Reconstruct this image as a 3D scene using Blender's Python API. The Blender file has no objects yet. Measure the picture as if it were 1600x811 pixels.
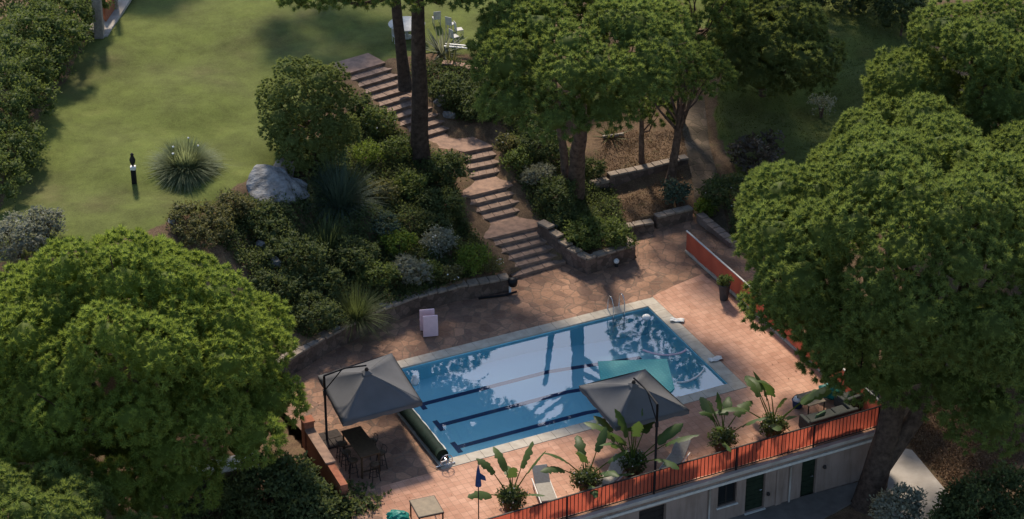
import bpy, math, random
import numpy as np
from mathutils import Vector, Matrix
from mathutils.geometry import tessellate_polygon

R = math.radians
PI = math.pi
# ------------------------------------------------------------------ camera
PITCH = R(29.5); FPX = 3720.0; SC = 34.0; DIST = FPX / SC
CAMP = Vector((0, -DIST * math.cos(PITCH), DIST * math.sin(PITCH)))
scene = bpy.context.scene
cd = bpy.data.cameras.new('camera'); cam = bpy.data.objects.new('camera', cd)
scene.collection.objects.link(cam); scene.camera = cam
cam.location = CAMP; cam.rotation_euler = (PI / 2 - PITCH, 0, 0)
cd.sensor_width = 36; cd.lens = 36 * FPX / 1600; cd.clip_start = 1; cd.clip_end = 3000
# ------------------------------------------------------------------ light
SUN_EL, SUN_AZ = 42.0, -12.0          # azimuth: degrees from +Y (away from camera), negative = left
w = bpy.data.worlds.new('World'); scene.world = w; w.use_nodes = True
nt = w.node_tree; bg = nt.nodes['Background']
sky = nt.nodes.new('ShaderNodeTexSky'); sky.sky_type = 'NISHITA'; sky.sun_disc = False
sky.sun_elevation = R(SUN_EL); sky.sun_rotation = R(SUN_AZ)
sky.air_density = 1.0; sky.dust_density = 0.7; sky.ozone_density = 1.0
nt.links.new(sky.outputs[0], bg.inputs[0]); bg.inputs[1].default_value = 0.15
sl = bpy.data.lights.new('sun', 'SUN'); sl.energy = 4.2; sl.angle = R(5.0); sl.color = (1, .87, .70)
so = bpy.data.objects.new('sun', sl); scene.collection.objects.link(so)
sd = Vector((math.sin(R(SUN_AZ)) * math.cos(R(SUN_EL)), math.cos(R(SUN_AZ)) * math.cos(R(SUN_EL)), math.sin(R(SUN_EL))))
so.rotation_euler = sd.to_track_quat('Z', 'Y').to_euler()
scene.view_settings.view_transform = 'Standard'; scene.view_settings.look = 'None'
scene.view_settings.gamma = 1; scene.view_settings.exposure = 0.47
scene.cycles.max_bounces = 6; scene.cycles.transparent_max_bounces = 8

# ------------------------------------------------------------------ helpers
def ray(px, py):
    F = Vector((0, math.cos(PITCH), -math.sin(PITCH))); U = Vector((0, math.sin(PITCH), math.cos(PITCH)))
    return F + Vector((1, 0, 0)) * ((px - 800) / FPX) + U * ((405.5 - py) / FPX)
def G(px, py, z=0.0):
    """point of the photograph at a real height z -> world"""
    d = ray(px, py); t = (z - CAMP.z) / d.z
    return CAMP + d * t

def tag(o, label=None, cat=None, group=None, kind=None):
    if label: o['label'] = label
    if cat: o['category'] = cat
    if group: o['group'] = group
    if kind: o['kind'] = kind
    return o
def link(o, parent=None):
    scene.collection.objects.link(o)
    if parent is not None: o.parent = parent
    return o
def empty(name, loc, rz=0, label=None, cat=None, group=None):
    o = bpy.data.objects.new(name, None); link(o); o.location = loc; o.rotation_euler = (0, 0, rz)
    o.empty_display_size = .3
    return tag(o, label, cat, group)
def copy_thing(root, loc, rz, label):
    c = root.copy(); link(c); c.location = loc; c.rotation_euler = (0, 0, rz); c['label'] = label
    for ch in list(root.children):
        k = ch.copy(); link(k, c)
        for g in list(ch.children):
            q = g.copy(); link(q, k)
    return c

class MB:
    def __init__(s): s.v = []; s.f = []
    def add(s, vs, fs):
        n = len(s.v); s.v += [tuple(v) for v in vs]; s.f += [tuple(i + n for i in f) for f in fs]; return s
    def box(s, c, size, rz=0, M=None, taper=1):
        x, y, z = [k / 2 for k in size]
        vs = [Vector((i * x * (taper if k > 0 else 1), j * y * (taper if k > 0 else 1), k * z)) for k in (-1, 1) for j in (-1, 1) for i in (-1, 1)]
        M = M or Matrix.Rotation(rz, 3, 'Z')
        return s.add([M @ v + Vector(c) for v in vs], [(0, 2, 3, 1), (4, 5, 7, 6), (0, 1, 5, 4), (2, 6, 7, 3), (0, 4, 6, 2), (1, 3, 7, 5)])
    def prism(s, poly, z0, z1):
        n = len(poly)
        zz0 = z0 if hasattr(z0, '__len__') else [z0] * n; zz1 = z1 if hasattr(z1, '__len__') else [z1] * n
        a = sum(poly[i][0] * poly[(i + 1) % n][1] - poly[(i + 1) % n][0] * poly[i][1] for i in range(n))
        if a < 0: poly = list(reversed(poly)); zz0 = list(reversed(zz0)); zz1 = list(reversed(zz1))
        vs = [(p[0], p[1], zz0[i]) for i, p in enumerate(poly)] + [(p[0], p[1], zz1[i]) for i, p in enumerate(poly)]
        fs = [tuple(range(n - 1, -1, -1)), tuple(range(n, 2 * n))] + [(i, (i + 1) % n, n + (i + 1) % n, n + i) for i in range(n)]
        return s.add(vs, fs)
    def tube(s, path, rad, n=8, cap=True):
        path = [Vector(p) for p in path]
        if not hasattr(rad, '__len__'): rad = [rad] * len(path)
        rings = []; ref = Vector((0.31, 0.17, .93)).normalized()
        for i, p in enumerate(path):
            d = (path[min(i + 1, len(path) - 1)] - path[max(i - 1, 0)]).normalized()
            a = d.cross(ref); 
            if a.length < .05: a = d.cross(Vector((1, 0, 0)))
            a.normalize(); b = d.cross(a)
            rings.append([p + (a * math.cos(2 * PI * k / n) + b * math.sin(2 * PI * k / n)) * rad[i] for k in range(n)])
        vs = [v for r in rings for v in r]; fs = []
        for i in range(len(path) - 1):
            for k in range(n):
                fs.append((i * n + k, i * n + (k + 1) % n, (i + 1) * n + (k + 1) % n, (i + 1) * n + k))
        if cap: fs.append(tuple(range(n))); fs.append(tuple(len(vs) - 1 - k for k in range(n)))
        return s.add(vs, fs)
    def lathe(s, prof, n=20, c=(0, 0, 0)):
        vs = [(c[0] + r * math.cos(2 * PI * k / n), c[1] + r * math.sin(2 * PI * k / n), c[2] + z) for r, z in prof for k in range(n)]
        fs = [(i * n + k, i * n + (k + 1) % n, (i + 1) * n + (k + 1) % n, (i + 1) * n + k) for i in range(len(prof) - 1) for k in range(n)]
        fs.append(tuple(reversed(range(n)))); fs.append(tuple((len(prof) - 1) * n + k for k in range(n)))
        return s.add(vs, fs)
    def build(s, name, mat, parent=None, smooth=False, bevel=0, loc=None, rz=None):
        me = bpy.data.meshes.new(name); me.from_pydata(s.v, [], s.f); me.update()
        if mat: me.materials.append(mat)
        if smooth: me.polygons.foreach_set('use_smooth', [True] * len(me.polygons))
        o = bpy.data.objects.new(name, me); link(o, parent)
        if loc is not None: o.location = loc
        if rz is not None: o.rotation_euler = (0, 0, rz)
        if bevel:
            m = o.modifiers.new('bevel', 'BEVEL'); m.width = bevel; m.segments = 2; m.limit_method = 'ANGLE'
        return o

def np_mesh(name, V, F, mat, var=None, parent=None, smooth=False, nrm=None):
    """V (n,3) float, F (m,3|4) int"""
    me = bpy.data.meshes.new(name); k = F.shape[1]
    me.vertices.add(len(V)); me.vertices.foreach_set('co', V.astype(np.float32).ravel())
    me.loops.add(F.size); me.loops.foreach_set('vertex_index', F.astype(np.int32).ravel())
    me.polygons.add(len(F)); me.polygons.foreach_set('loop_start', np.arange(0, F.size, k, dtype=np.int32))
    me.polygons.foreach_set('loop_total', np.full(len(F), k, np.int32))
    if smooth: me.polygons.foreach_set('use_smooth', np.ones(len(F), bool))
    me.update(calc_edges=True)
    if var is not None and var.ndim == 2: nrm = var[:, 1:]; var = var[:, 0]
    if var is not None:
        a = me.attributes.new('var', 'FLOAT', 'POINT'); a.data.foreach_set('value', var.astype(np.float32))
    if nrm is None and var is not None:
        me.update(); nv = np.empty(len(V) * 3, np.float32); me.vertices.foreach_get('normal', nv) if False else me.vertex_normals.foreach_get('vector', nv); nrm = nv.reshape(-1, 3)
    if nrm is not None:
        a = me.attributes.new('nrm', 'FLOAT_VECTOR', 'POINT'); a.data.foreach_set('vector', nrm.astype(np.float32).ravel())
    me.materials.append(mat)
    o = bpy.data.objects.new(name, me); link(o, parent); return o

# ------------------------------------------------------------------ materials
def newmat(name):
    m = bpy.data.materials.new(name); m.use_nodes = True; n = m.node_tree
    return m, n, n.nodes['Principled BSDF']
def N(n, t, **kw):
    q = n.nodes.new(t)
    for k, v in kw.items():
        if k in q.inputs: q.inputs[k].default_value = v
        else: setattr(q, k, v)
    return q
def ramp(n, fac, stops):
    r = n.nodes.new('ShaderNodeValToRGB'); e = r.color_ramp.elements
    while len(e) < len(stops): e.new(.5)
    for i, (p, c) in enumerate(stops): e[i].position = p; e[i].color = (*c, 1) if len(c) == 3 else c
    n.links.new(fac, r.inputs[0]); return r.outputs[0]
def coords(n, rot=0, scale=1):
    g = n.nodes.new('ShaderNodeNewGeometry'); m = n.nodes.new('ShaderNodeMapping')
    m.inputs['Rotation'].default_value = (0, 0, rot); m.inputs['Scale'].default_value = (scale,) * 3
    n.links.new(g.outputs['Position'], m.inputs[0]); return m.outputs[0]
def noise(n, vec, scale, detail=4, rough=.55):
    q = N(n, 'ShaderNodeTexNoise'); q.inputs['Scale'].default_value = scale; q.inputs['Detail'].default_value = detail
    q.inputs['Roughness'].default_value = rough; n.links.new(vec, q.inputs['Vector']); return q.outputs[0]
def bump(n, b, h, dist=.02, strength=.6):
    q = N(n, 'ShaderNodeBump'); q.inputs['Distance'].default_value = dist; q.inputs['Strength'].default_value = strength
    n.links.new(h, q.inputs['Height']); n.links.new(q.outputs[0], b.inputs['Normal'])
def mixc(n, fac, a, b, mode='MIX'):
    q = n.nodes.new('ShaderNodeMix'); q.data_type = 'RGBA'; q.blend_type = mode
    if isinstance(fac, (int, float)): q.inputs[0].default_value = fac
    else: n.links.new(fac, q.inputs[0])
    for i, c in ((6, a), (7, b)):
        if isinstance(c, tuple): q.inputs[i].default_value = (*c, 1)
        else: n.links.new(c, q.inputs[i])
    return q.outputs[2]
def simple(name, ca, cb=None, scale=3, rough=.7, bdist=.01, metallic=0, bscale=None, spec=.1):
    m, n, b = newmat(name); cb = cb or tuple(c * .7 for c in ca); v = coords(n)
    f = noise(n, v, scale, 5); c = ramp(n, f, [(.3, cb), (.7, ca)])
    n.links.new(c, b.inputs['Base Color']); b.inputs['Roughness'].default_value = rough; b.inputs['Metallic'].default_value = metallic
    b.inputs['Specular IOR Level'].default_value = spec
    if bdist: bump(n, b, noise(n, v, bscale or scale * 8, 4), bdist)
    return m
USE_NRM = False
NO_NRM = {'banana_leaf', 'grass_blade', 'lawn_blade', 'dry_litter'}
def leafmat(name, dark, light, trans=.35, rough=.6, spec=.1):
    m, n, b = newmat(name); an = N(n, 'ShaderNodeAttribute', attribute_name='nrm'); a = N(n, 'ShaderNodeAttribute', attribute_name='var')
    c = ramp(n, a.outputs['Fac'], [(0, dark), (1, light)])
    n.links.new(c, b.inputs['Base Color']); b.inputs['Roughness'].default_value = rough
    b.inputs['Specular IOR Level'].default_value = spec
    t = N(n, 'ShaderNodeBsdfTranslucent'); n.links.new(mixc(n, .5, c, (light[0] * 1.3, light[1] * 1.25, light[2] * .7)), t.inputs[0])
    if USE_NRM and name not in NO_NRM: n.links.new(an.outputs['Vector'], b.inputs['Normal']); n.links.new(an.outputs['Vector'], t.inputs['Normal'])
    mx = N(n, 'ShaderNodeMixShader'); mx.inputs[0].default_value = trans
    n.links.new(b.outputs[0], mx.inputs[1]); n.links.new(t.outputs[0], mx.inputs[2])
    n.links.new(mx.outputs[0], n.nodes['Material Output'].inputs[0]); return m

# pool frame: u along the long side, v along the short side
c4 = [G(*c) for c in ((590, 582), (1013, 480), (1137, 598), (707, 718))]
FL, FR, NR, NL = c4
ANG = math.atan2(((NR - NL) + (FR - FL)).y, ((NR - NL) + (FR - FL)).x)
UX = Vector((math.cos(ANG), math.sin(ANG), 0)); VX = Vector((-math.sin(ANG), math.cos(ANG), 0))
CEN = (FL + FR + NR + NL) / 4; PL, PW = 12.95, 7.15
def P(u, v, z=0.0):
    q = CEN + UX * (u - PL / 2) + VX * (v - PW / 2); return Vector((q.x, q.y, z))
def UV(p):
    d = p - CEN; return d.dot(UX) + PL / 2, d.dot(VX) + PW / 2

M = {}
def tile_mat():
    m, n, b = newmat('terracotta_tiles'); v = coords(n, -ANG)
    br = N(n, 'ShaderNodeTexBrick'); br.offset = 0; br.inputs['Scale'].default_value = 1
    br.inputs['Brick Width'].default_value = .29; br.inputs['Row Height'].default_value = .29; br.inputs['Mortar Size'].default_value = .011
    br.inputs['Color1'].default_value = (.50, .275, .185, 1); br.inputs['Color2'].default_value = (.60, .35, .245, 1)
    br.inputs['Mortar'].default_value = (.40, .25, .17, 1); n.links.new(v, br.inputs['Vector'])
    st = ramp(n, noise(n, v, .35, 6, .6), [(.3, (.66, .60, .58)), (.62, (1, 1, 1))])
    st2 = ramp(n, noise(n, v, 2.2, 5, .65), [(.25, (.8, .78, .76)), (.6, (1, 1, 1))])
    c = mixc(n, 1.0, mixc(n, 1.0, br.outputs[0], st, 'MULTIPLY'), st2, 'MULTIPLY')
    n.links.new(c, b.inputs['Base Color']); b.inputs['Roughness'].default_value = .85; b.inputs['Specular IOR Level'].default_value = .12
    bump(n, b, br.outputs['Fac'], -.004, .8); return m
def crazy_mat(name, ca, cb, mort, scale=1.7):
    m, n, b = newmat(name); v = coords(n)
    w1 = N(n, 'ShaderNodeTexVoronoi'); w1.inputs['Scale'].default_value = scale; n.links.new(v, w1.inputs['Vector']); w1.inputs['Randomness'].default_value = .95
    w2 = N(n, 'ShaderNodeTexVoronoi', feature='DISTANCE_TO_EDGE'); w2.inputs['Scale'].default_value = scale; n.links.new(v, w2.inputs['Vector'])
    sep = N(n, 'ShaderNodeSeparateColor'); n.links.new(w1.outputs['Color'], sep.inputs[0])
    c = ramp(n, sep.outputs[0], [(0, ca), (.5, tuple((a + q) / 2 for a, q in zip(ca, cb))), (1, cb)])
    c = mixc(n, 1.0, c, ramp(n, noise(n, v, .5, 6, .6), [(.3, (.62, .6, .58)), (.65, (1, 1, 1))]), 'MULTIPLY')
    c = mixc(n, 1.0, c, ramp(n, noise(n, v, 9, 4, .6), [(.3, (.75, .75, .75)), (.6, (1, 1, 1))]), 'MULTIPLY')
    e = ramp(n, w2.outputs['Distance'], [(.0, (0, 0, 0)), (.05, (1, 1, 1))])
    c = mixc(n, e, mort, c); n.links.new(c, b.inputs['Base Color']); b.inputs['Roughness'].default_value = .9; b.inputs['Specular IOR Level'].default_value = .1
    bump(n, b, e, .015, .8); return m
M['tile'] = tile_mat()
M['crazy'] = crazy_mat('crazy_paving', (.43, .25, .165), (.22, .135, .10), (.16, .115, .085), 2.1)
M['wallstone'] = crazy_mat('rubble_stone', (.22, .155, .125), (.11, .08, .065), (.08, .065, .055), 3.6)
M['coping'] = simple('coping_stone', (.50, .45, .37), (.36, .31, .25), 2.2, .75, .006)
M['wallcap'] = simple('wall_cap_stone', (.30, .24, .19), (.16, .13, .105), 3, .85, .02)
M['step'] = simple('step_stone', (.31, .215, .165), (.17, .12, .095), 3.5, .85, .015)
M['steplight'] = simple('step_brick', (.37, .235, .17), (.20, .135, .105), 3.5, .85, .015)
M['plaster'] = simple('plaster', (.27, .215, .195), (.20, .16, .145), .8, .9, .004, bscale=30)
def plaster_mat():
    m, n, b = newmat('stained_plaster'); g = n.nodes.new('ShaderNodeNewGeometry'); mp = n.nodes.new('ShaderNodeMapping'); mp.inputs['Scale'].default_value = (2.2, 2.2, .25)
    n.links.new(g.outputs['Position'], mp.inputs[0]); v = coords(n)
    c = ramp(n, noise(n, v, .8, 5), [(.3, (.22, .165, .135)), (.7, (.29, .22, .185))])
    c = mixc(n, 1.0, c, ramp(n, noise(n, mp.outputs[0], 1.6, 5, .7), [(.34, (.78, .76, .74)), (.55, (1, 1, 1))]), 'MULTIPLY')
    n.links.new(c, b.inputs['Base Color']); b.inputs['Roughness'].default_value = .95; b.inputs['Specular IOR Level'].default_value = .1; bump(n, b, noise(n, v, 30, 4), .005); return m
M['plaster'] = plaster_mat()
M['concrete'] = simple('concrete', (.42, .38, .34), (.28, .25, .22), 1.3, .9, .008, bscale=20)
M['white'] = simple('white_paint', (.75, .74, .70), (.6, .58, .55), 4, .5, 0)
M['offwhite'] = simple('offwhite', (.55, .54, .50), (.42, .40, .37), 4, .7, .003)
M['pink'] = simple('pink_plastic', (.72, .52, .56), (.62, .45, .49), 4, .55, 0)
M['black'] = simple('black_metal', (.018, .018, .02), None, 8, .45, 0)
M['dark'] = simple('dark_iron', (.035, .03, .028), None, 8, .55, 0)
M['slab'] = simple('slab_granite', (.075, .065, .06), (.05, .043, .04), 8, 1, .003, spec=0)
M['steel'] = simple('steel', (.6, .6, .6), (.5, .5, .5), 8, .25, 0, metallic=.9)
M['brickred'] = simple('red_brick', (.36, .14, .08), (.24, .09, .055), 7, .85, .01)
M['door'] = simple('green_door', (.022, .032, .02), (.014, .02, .013), 3, .5, .002)
M['glass'] = simple('dark_glass', (.012, .014, .015), None, 3, .12, 0, spec=.5)
M['wood'] = simple('dark_wood', (.07, .045, .025), (.04, .025, .015), 9, .5, .003)
M['tan'] = simple('tan_table', (.28, .22, .15), (.20, .16, .11), 5, .6, .003)
M['sofa'] = simple('grey_green_rattan', (.06, .065, .06), (.035, .04, .037), 30, .8, .01)
M['cushion'] = simple('cushion_green', (.10, .16, .09), (.07, .11, .06), 6, .9, .005)
M['teal'] = simple('teal_vinyl', (.02, .22, .18), (.01, .14, .12), 8, .35, .01)
M['lounger'] = simple('lounger_fabric', (.36, .33, .28), (.28, .25, .21), 12, .8, .004)
M['blue'] = simple('blue_fabric', (.04, .07, .17), (.025, .045, .11), 6, .8, .01)
M['cover'] = simple('green_cover', (.012, .028, .02), (.007, .016, .012), 5, .75, .012)
M['pot'] = simple('dark_pot', (.07, .075, .08), (.045, .05, .055), 5, .6, .004)
M['clay'] = simple('clay_pot', (.13, .09, .07), (.08, .06, .05), 5, .75, .004)
M['bark'] = simple('bark', (.17, .115, .085), (.055, .038, .03), 5, .95, .06, bscale=14)
M['bark_dark'] = simple('bark_dark', (.095, .066, .05), (.034, .024, .019), 5, .95, .06, bscale=14)
M['palebark'] = simple('pale_bark', (.34, .29, .25), (.2, .17, .15), 5, .9, .02, bscale=14)
M['rock'] = simple('grey_rock', (.28, .285, .29), (.11, .105, .10), 2.6, .95, .16, bscale=5)
M['umbgrey'] = simple('taupe_canvas', (.105, .106, .112), (.09, .091, .096), 1.5, .85, .003)
M['umbdark'] = M['umbgrey']
M['porcelain'] = simple('white_globe', (.8, .8, .78), None, 3, .2, 0)

def red_mat():
    m, n, b = newmat('red_screen'); v = coords(n)
    c = ramp(n, noise(n, v, 1.1, 4), [(.3, (.42, .085, .05)), (.7, (.52, .12, .07))])
    n.links.new(c, b.inputs['Base Color']); b.inputs['Roughness'].default_value = .7
    t = N(n, 'ShaderNodeBsdfTranslucent'); n.links.new(c, t.inputs[0]); mx = N(n, 'ShaderNodeMixShader'); mx.inputs[0].default_value = .5
    n.links.new(b.outputs[0], mx.inputs[1]); n.links.new(t.outputs[0], mx.inputs[2]); n.links.new(mx.outputs[0], n.nodes['Material Output'].inputs[0])
    return m
M['red'] = red_mat()
def grass_mat():
    m, n, b = newmat('ground_mix'); v = coords(n)
    a = N(n, 'ShaderNodeAttribute', attribute_name='soil')
    g1 = ramp(n, noise(n, v, .22, 6, .6), [(.28, (.13, .128, .05)), (.42, (.115, .132, .04)), (.6, (.125, .152, .038)), (.75, (.155, .172, .05))])
    g1 = mixc(n, 1.0, g1, ramp(n, noise(n, v, .9, 6, .7), [(.3, (.64, .62, .62)), (.62, (1.0, 1.0, .97))]), 'MULTIPLY')
    g1 = mixc(n, 1.0, g1, ramp(n, noise(n, v, 14, 3, .7), [(.3, (.74, .74, .74)), (.65, (1.08, 1.08, 1.08))]), 'MULTIPLY')
    s1 = ramp(n, noise(n, v, 1.5, 6, .7), [(.3, (.085, .055, .035)), (.55, (.16, .105, .065)), (.75, (.11, .10, .045))])
    s1 = mixc(n, 1.0, s1, ramp(n, noise(n, v, 16, 3, .7), [(.3, (.55, .55, .55)), (.65, (1.2, 1.2, 1.2))]), 'MULTIPLY')
    ad = N(n, 'ShaderNodeMath', operation='ADD'); n.links.new(a.outputs['Fac'], ad.inputs[0])
    sb = N(n, 'ShaderNodeMath', operation='MULTIPLY_ADD'); n.links.new(noise(n, v, 1.2, 5, .7), sb.inputs[0]); sb.inputs[1].default_value = .9; sb.inputs[2].default_value = -.45
    n.links.new(sb.outputs[0], ad.inputs[1]); f = ramp(n, ad.outputs[0], [(.42, (0, 0, 0)), (.58, (1, 1, 1))])
    n.links.new(mixc(n, f, g1, s1), b.inputs['Base Color']); b.inputs['Roughness'].default_value = .95; b.inputs['Specular IOR Level'].default_value = .1
    bump(n, b, noise(n, v, 22, 3, .6), .02, .6); return m
M['ground'] = grass_mat()
def pool_mat(name, ca, cb):
    m, n, b = newmat(name); v = coords(n)
    n.links.new(ramp(n, noise(n, v, .4, 3), [(.3, cb), (.7, ca)]), b.inputs['Base Color']); b.inputs['Roughness'].default_value = .6
    return m
M['poolfloor'] = pool_mat('pool_paint', (.44, .84, .91), (.40, .80, .87))
M['laneline'] = pool_mat('lane_paint', (.012, .045, .14), (.01, .04, .12))
def water_mat():
    m, n, b = newmat('water'); n.nodes.remove(b); v = coords(n)
    tr = N(n, 'ShaderNodeBsdfTransparent'); tr.inputs[0].default_value = (.90, .97, .99, 1)
    gl = N(n, 'ShaderNodeBsdfGlossy'); gl.inputs['Roughness'].default_value = .015
    fr = N(n, 'ShaderNodeFresnel'); fr.inputs[0].default_value = 1.33
    mm = N(n, 'ShaderNodeMath', operation='MULTIPLY'); mm.inputs[1].default_value = 3.7; mm.use_clamp = True
    bp = N(n, 'ShaderNodeBump'); bp.inputs['Distance'].default_value = .012; bp.inputs['Strength'].default_value = .25
    n.links.new(noise(n, v, 1.1, 3, .5), bp.inputs['Height'])
    n.links.new(bp.outputs[0], gl.inputs['Normal']); n.links.new(bp.outputs[0], fr.inputs['Normal'])
    n.links.new(fr.outputs[0], mm.inputs[0]); mx = N(n, 'ShaderNodeMixShader'); n.links.new(mm.outputs[0], mx.inputs[0])
    n.links.new(tr.outputs[0], mx.inputs[1]); n.links.new(gl.outputs[0], mx.inputs[2]); n.links.new(mx.outputs[0], n.nodes['Material Output'].inputs[0]); return m
M['water'] = water_mat()
def mat_mat():
    m, n, b = newmat('turquoise_mat'); v = coords(n, -ANG)
    wv = N(n, 'ShaderNodeTexVoronoi'); wv.inputs['Scale'].default_value = 7; wv.inputs['Randomness'].default_value = .15; n.links.new(v, wv.inputs['Vector'])
    n.links.new(ramp(n, wv.outputs['Distance'], [(.2, (.10, .62, .50)), (.6, (.03, .36, .33))]), b.inputs['Base Color']); b.inputs['Roughness'].default_value = .5
    return m
M['mat'] = mat_mat()
M['pine_a'] = leafmat('pine_bright', (.10, .145, .03), (.27, .345, .075), .48, .6, .1)
M['pine_b'] = leafmat('pine_mid', (.08, .118, .034), (.225, .285, .078), .48, .6, .1)
M['pine_c'] = leafmat('pine_olive', (.085, .115, .035), (.20, .24, .075), .46, .6, .1)
M['leaf_dark'] = leafmat('leaf_dark', (.042, .062, .026), (.12, .15, .058), .42, spec=.1)
M['leaf_mid'] = leafmat('leaf_mid', (.055, .082, .026), (.15, .19, .058), .42, spec=.1)
M['leaf_tree'] = leafmat('leaf_tree', (.08, .11, .035), (.22, .26, .085), .46, .6, .1)
M['leaf_bright'] = leafmat('leaf_bright', (.07, .11, .018), (.18, .24, .045), .42)
M['leaf_olive'] = leafmat('leaf_olive', (.07, .075, .032), (.17, .165, .07), .38)
M['leaf_grey'] = leafmat('leaf_grey', (.12, .13, .10), (.28, .29, .23), .35)
M['leaf_blue'] = leafmat('leaf_blue', (.04, .065, .05), (.10, .14, .10), .35)
M['leaf_red'] = leafmat('leaf_reddish', (.03, .024, .018), (.10, .075, .055), .25, spec=.6)
M['banana'] = leafmat('banana_leaf', (.028, .06, .018), (.075, .12, .035), .35, .5, .2)
M['grassblade'] = leafmat('grass_blade', (.13, .165, .085), (.25, .285, .17), .5)

# ------------------------------------------------------------------ terrain
stair_def = [  # flight: first step left/right (px), z ; last step left/right, z ; count
    ((801, 432), (884, 408), .155, (758, 373), (856, 350), .93, 6),
    ((741, 346), (821, 326), 1.085, (723, 308), (802, 289), 1.55, 4),
    ((723, 279), (786, 266), 1.705, (725, 237), (771, 228), 2.17, 4),
    ((640, 219), (713, 197), 2.327, (537, 116), (602, 97), 3.9, 11)]
stair_edges = []
for a, b, z0, c, d, z1, n in stair_def:
    for i in range(n):
        t = i / (n - 1); l = G(*a, z0).lerp(G(*c, z1), t); r = G(*b, z0).lerp(G(*d, z1), t)
        stair_edges.append((l, r, i == n - 1))
ctrl = [(150, 60, 3.9), (400, 30, 3.9), (100, 350, 3.9), (20, 200, 3.9), (250, 335, 3.9), (370, 280, 3.8), (430, 215, 3.8), (525, 110, 3.9), (300, 150, 3.9),
        (610, 60, 3.9), (750, 65, 3.9), (640, 85, 3.9), (460, 160, 3.8), (480, 100, 3.9), (600, 20, 3.9), (220, 250, 3.9), (200, 350, 3.8), (720, 20, 3.9), (300, -60, 3.9), (700, -60, 3.9),
        (0, 480, 2.8), (50, 600, 1), (250, 700, -.9), (100, 811, -1.3), (-100, 600, 1), (380, 560, .8), (440, 600, .0), (300, 480, 2.0), (180, 500, 2.2),
        (600, 470, .85), (650, 455, .8), (700, 438, .8), (745, 430, .75), (785, 425, .7), (530, 500, .85), (470, 530, .9), (560, 330, 2.5), (640, 330, 1.9), (690, 380, 1.3), (480, 400, 1.9), (400, 400, 2.4),
        (350, 370, 3.1), (420, 310, 3.2), (500, 270, 3.1), (580, 200, 2.9), (600, 260, 2.5), (650, 250, 2.4), (560, 430, 1.3), (640, 400, 1.2), (450, 470, 1.3),
        (940, 385, .75), (900, 350, 1.0), (975, 378, .7), (860, 300, 1.6), (820, 240, 2.1), (800, 180, 2.7), (760, 150, 3.2), (700, 110, 3.7), (890, 290, 1.1), (930, 320, .7),
        (1000, 325, .42), (1050, 305, .42), (980, 345, .42), (960, 300, .45), (1000, 240, 1.05), (945, 262, 1.05), (1050, 235, 1.1), (960, 210, 1.3), (900, 230, 1.4),
        (1090, 342, .0), (1095, 290, .5), (1092, 230, 1.1), (1085, 190, 1.5), (1150, 300, .4), (1200, 200, 1.2), (1200, 120, 2.1), (1300, 50, 2.8), (1150, 370, -.3), (1130, 250, .9),
        (860, 120, 3.4), (900, 60, 3.6), (1000, 100, 2.7), (1100, 50, 3.0), (1000, 0, 3.4), (1200, 0, 3.2), (1400, -50, 3.2), (1600, 0, 2.6), (1300, 200, .8), (1350, 100, 2),
        (1250, 460, -.8), (1300, 560, -1.6), (1400, 660, -2.3), (1340, 790, -2.35), (1400, 780, -2.35), (1500, 720, -2.2), (1590, 600, -1.6), (1500, 400, -.6), (1600, 811, -2.35), (1200, 820, -2.35), (1270, 800, -2.35),
        (1100, 850, -2.35), (1000, 880, -2.35), (1600, 300, .6), (1700, 700, -2),
        (440, 700, -.5), (480, 780, -.7), (350, 760, -1.2), (540, 900, -2.2), (300, 850, -1.6), (400, 820, -1.3), (800, 980, -2.35), (1300, 950, -2.35)]
cp = [(*G(a, b, z)[:2], z) for a, b, z in ctrl]
for k, (l, r, last) in enumerate(stair_edges):
    d = (r - l).normalized()
    for q in (l - d * .35, r + d * .35): cp.append((q.x, q.y, q.z + .06))
    cp.append(((l.x + r.x) / 2, (l.y + r.y) / 2 + .2, l.z - .35))
CP = np.array(cp)
deck_px = [(445, 590), (520, 546), (600, 508), (654, 486), (714, 469), (749, 463), (790, 454), (801, 434), (884, 408), (916, 426), (995, 403), (978, 364), (1024, 352), (1083, 333),
           (1146, 388), (1190, 425), (1250, 500)]
def rail_line(px):   # ground line of the front railing
    return 772 - (px - 1022) * 0.2918
deck_poly = [G(*p) for p in deck_px] + [G(1376, rail_line(1376)), G(560, rail_line(560)), G(548, 790), G(480, 682), G(440, 640)]
DP = np.array([(p.x, p.y) for p in deck_poly])
def inpoly(X, Y, Pn):
    c = np.zeros(X.shape, bool); n = len(Pn)
    for i in range(n):
        x1, y1 = Pn[i]; x2, y2 = Pn[(i + 1) % n]
        cond = ((y1 > Y) != (y2 > Y)) & (X < (x2 - x1) * (Y - y1) / (y2 - y1 + 1e-12) + x1); c ^= cond
    return c
def polydist(X, Y, Pn):
    best = np.full(X.shape, 1e9); n = len(Pn)
    for i in range(n):
        a = Pn[i]; b = Pn[(i + 1) % n]; d = b - a; t = np.clip(((X - a[0]) * d[0] + (Y - a[1]) * d[1]) / (d @ d), 0, 1)
        best = np.minimum(best, np.hypot(X - a[0] - t * d[0], Y - a[1] - t * d[1]))
    return best
def Hraw(X, Y):
    X = np.asarray(X, float); Y = np.asarray(Y, float); sh = X.shape; X = X.ravel(); Y = Y.ravel(); out = np.empty_like(X)
    for s in range(0, len(X), 20000):
        x = X[s:s + 20000, None]; y = Y[s:s + 20000, None]
        d2 = (x - CP[:, 0]) ** 2 + (y - CP[:, 1]) ** 2 + .15; wgt = d2 ** -2.0
        out[s:s + 20000] = (wgt * CP[:, 2]).sum(1) / wgt.sum(1)
    return out.reshape(sh)
def H(x, y): return float(Hraw(np.array([x]), np.array([y]))[0])
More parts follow.
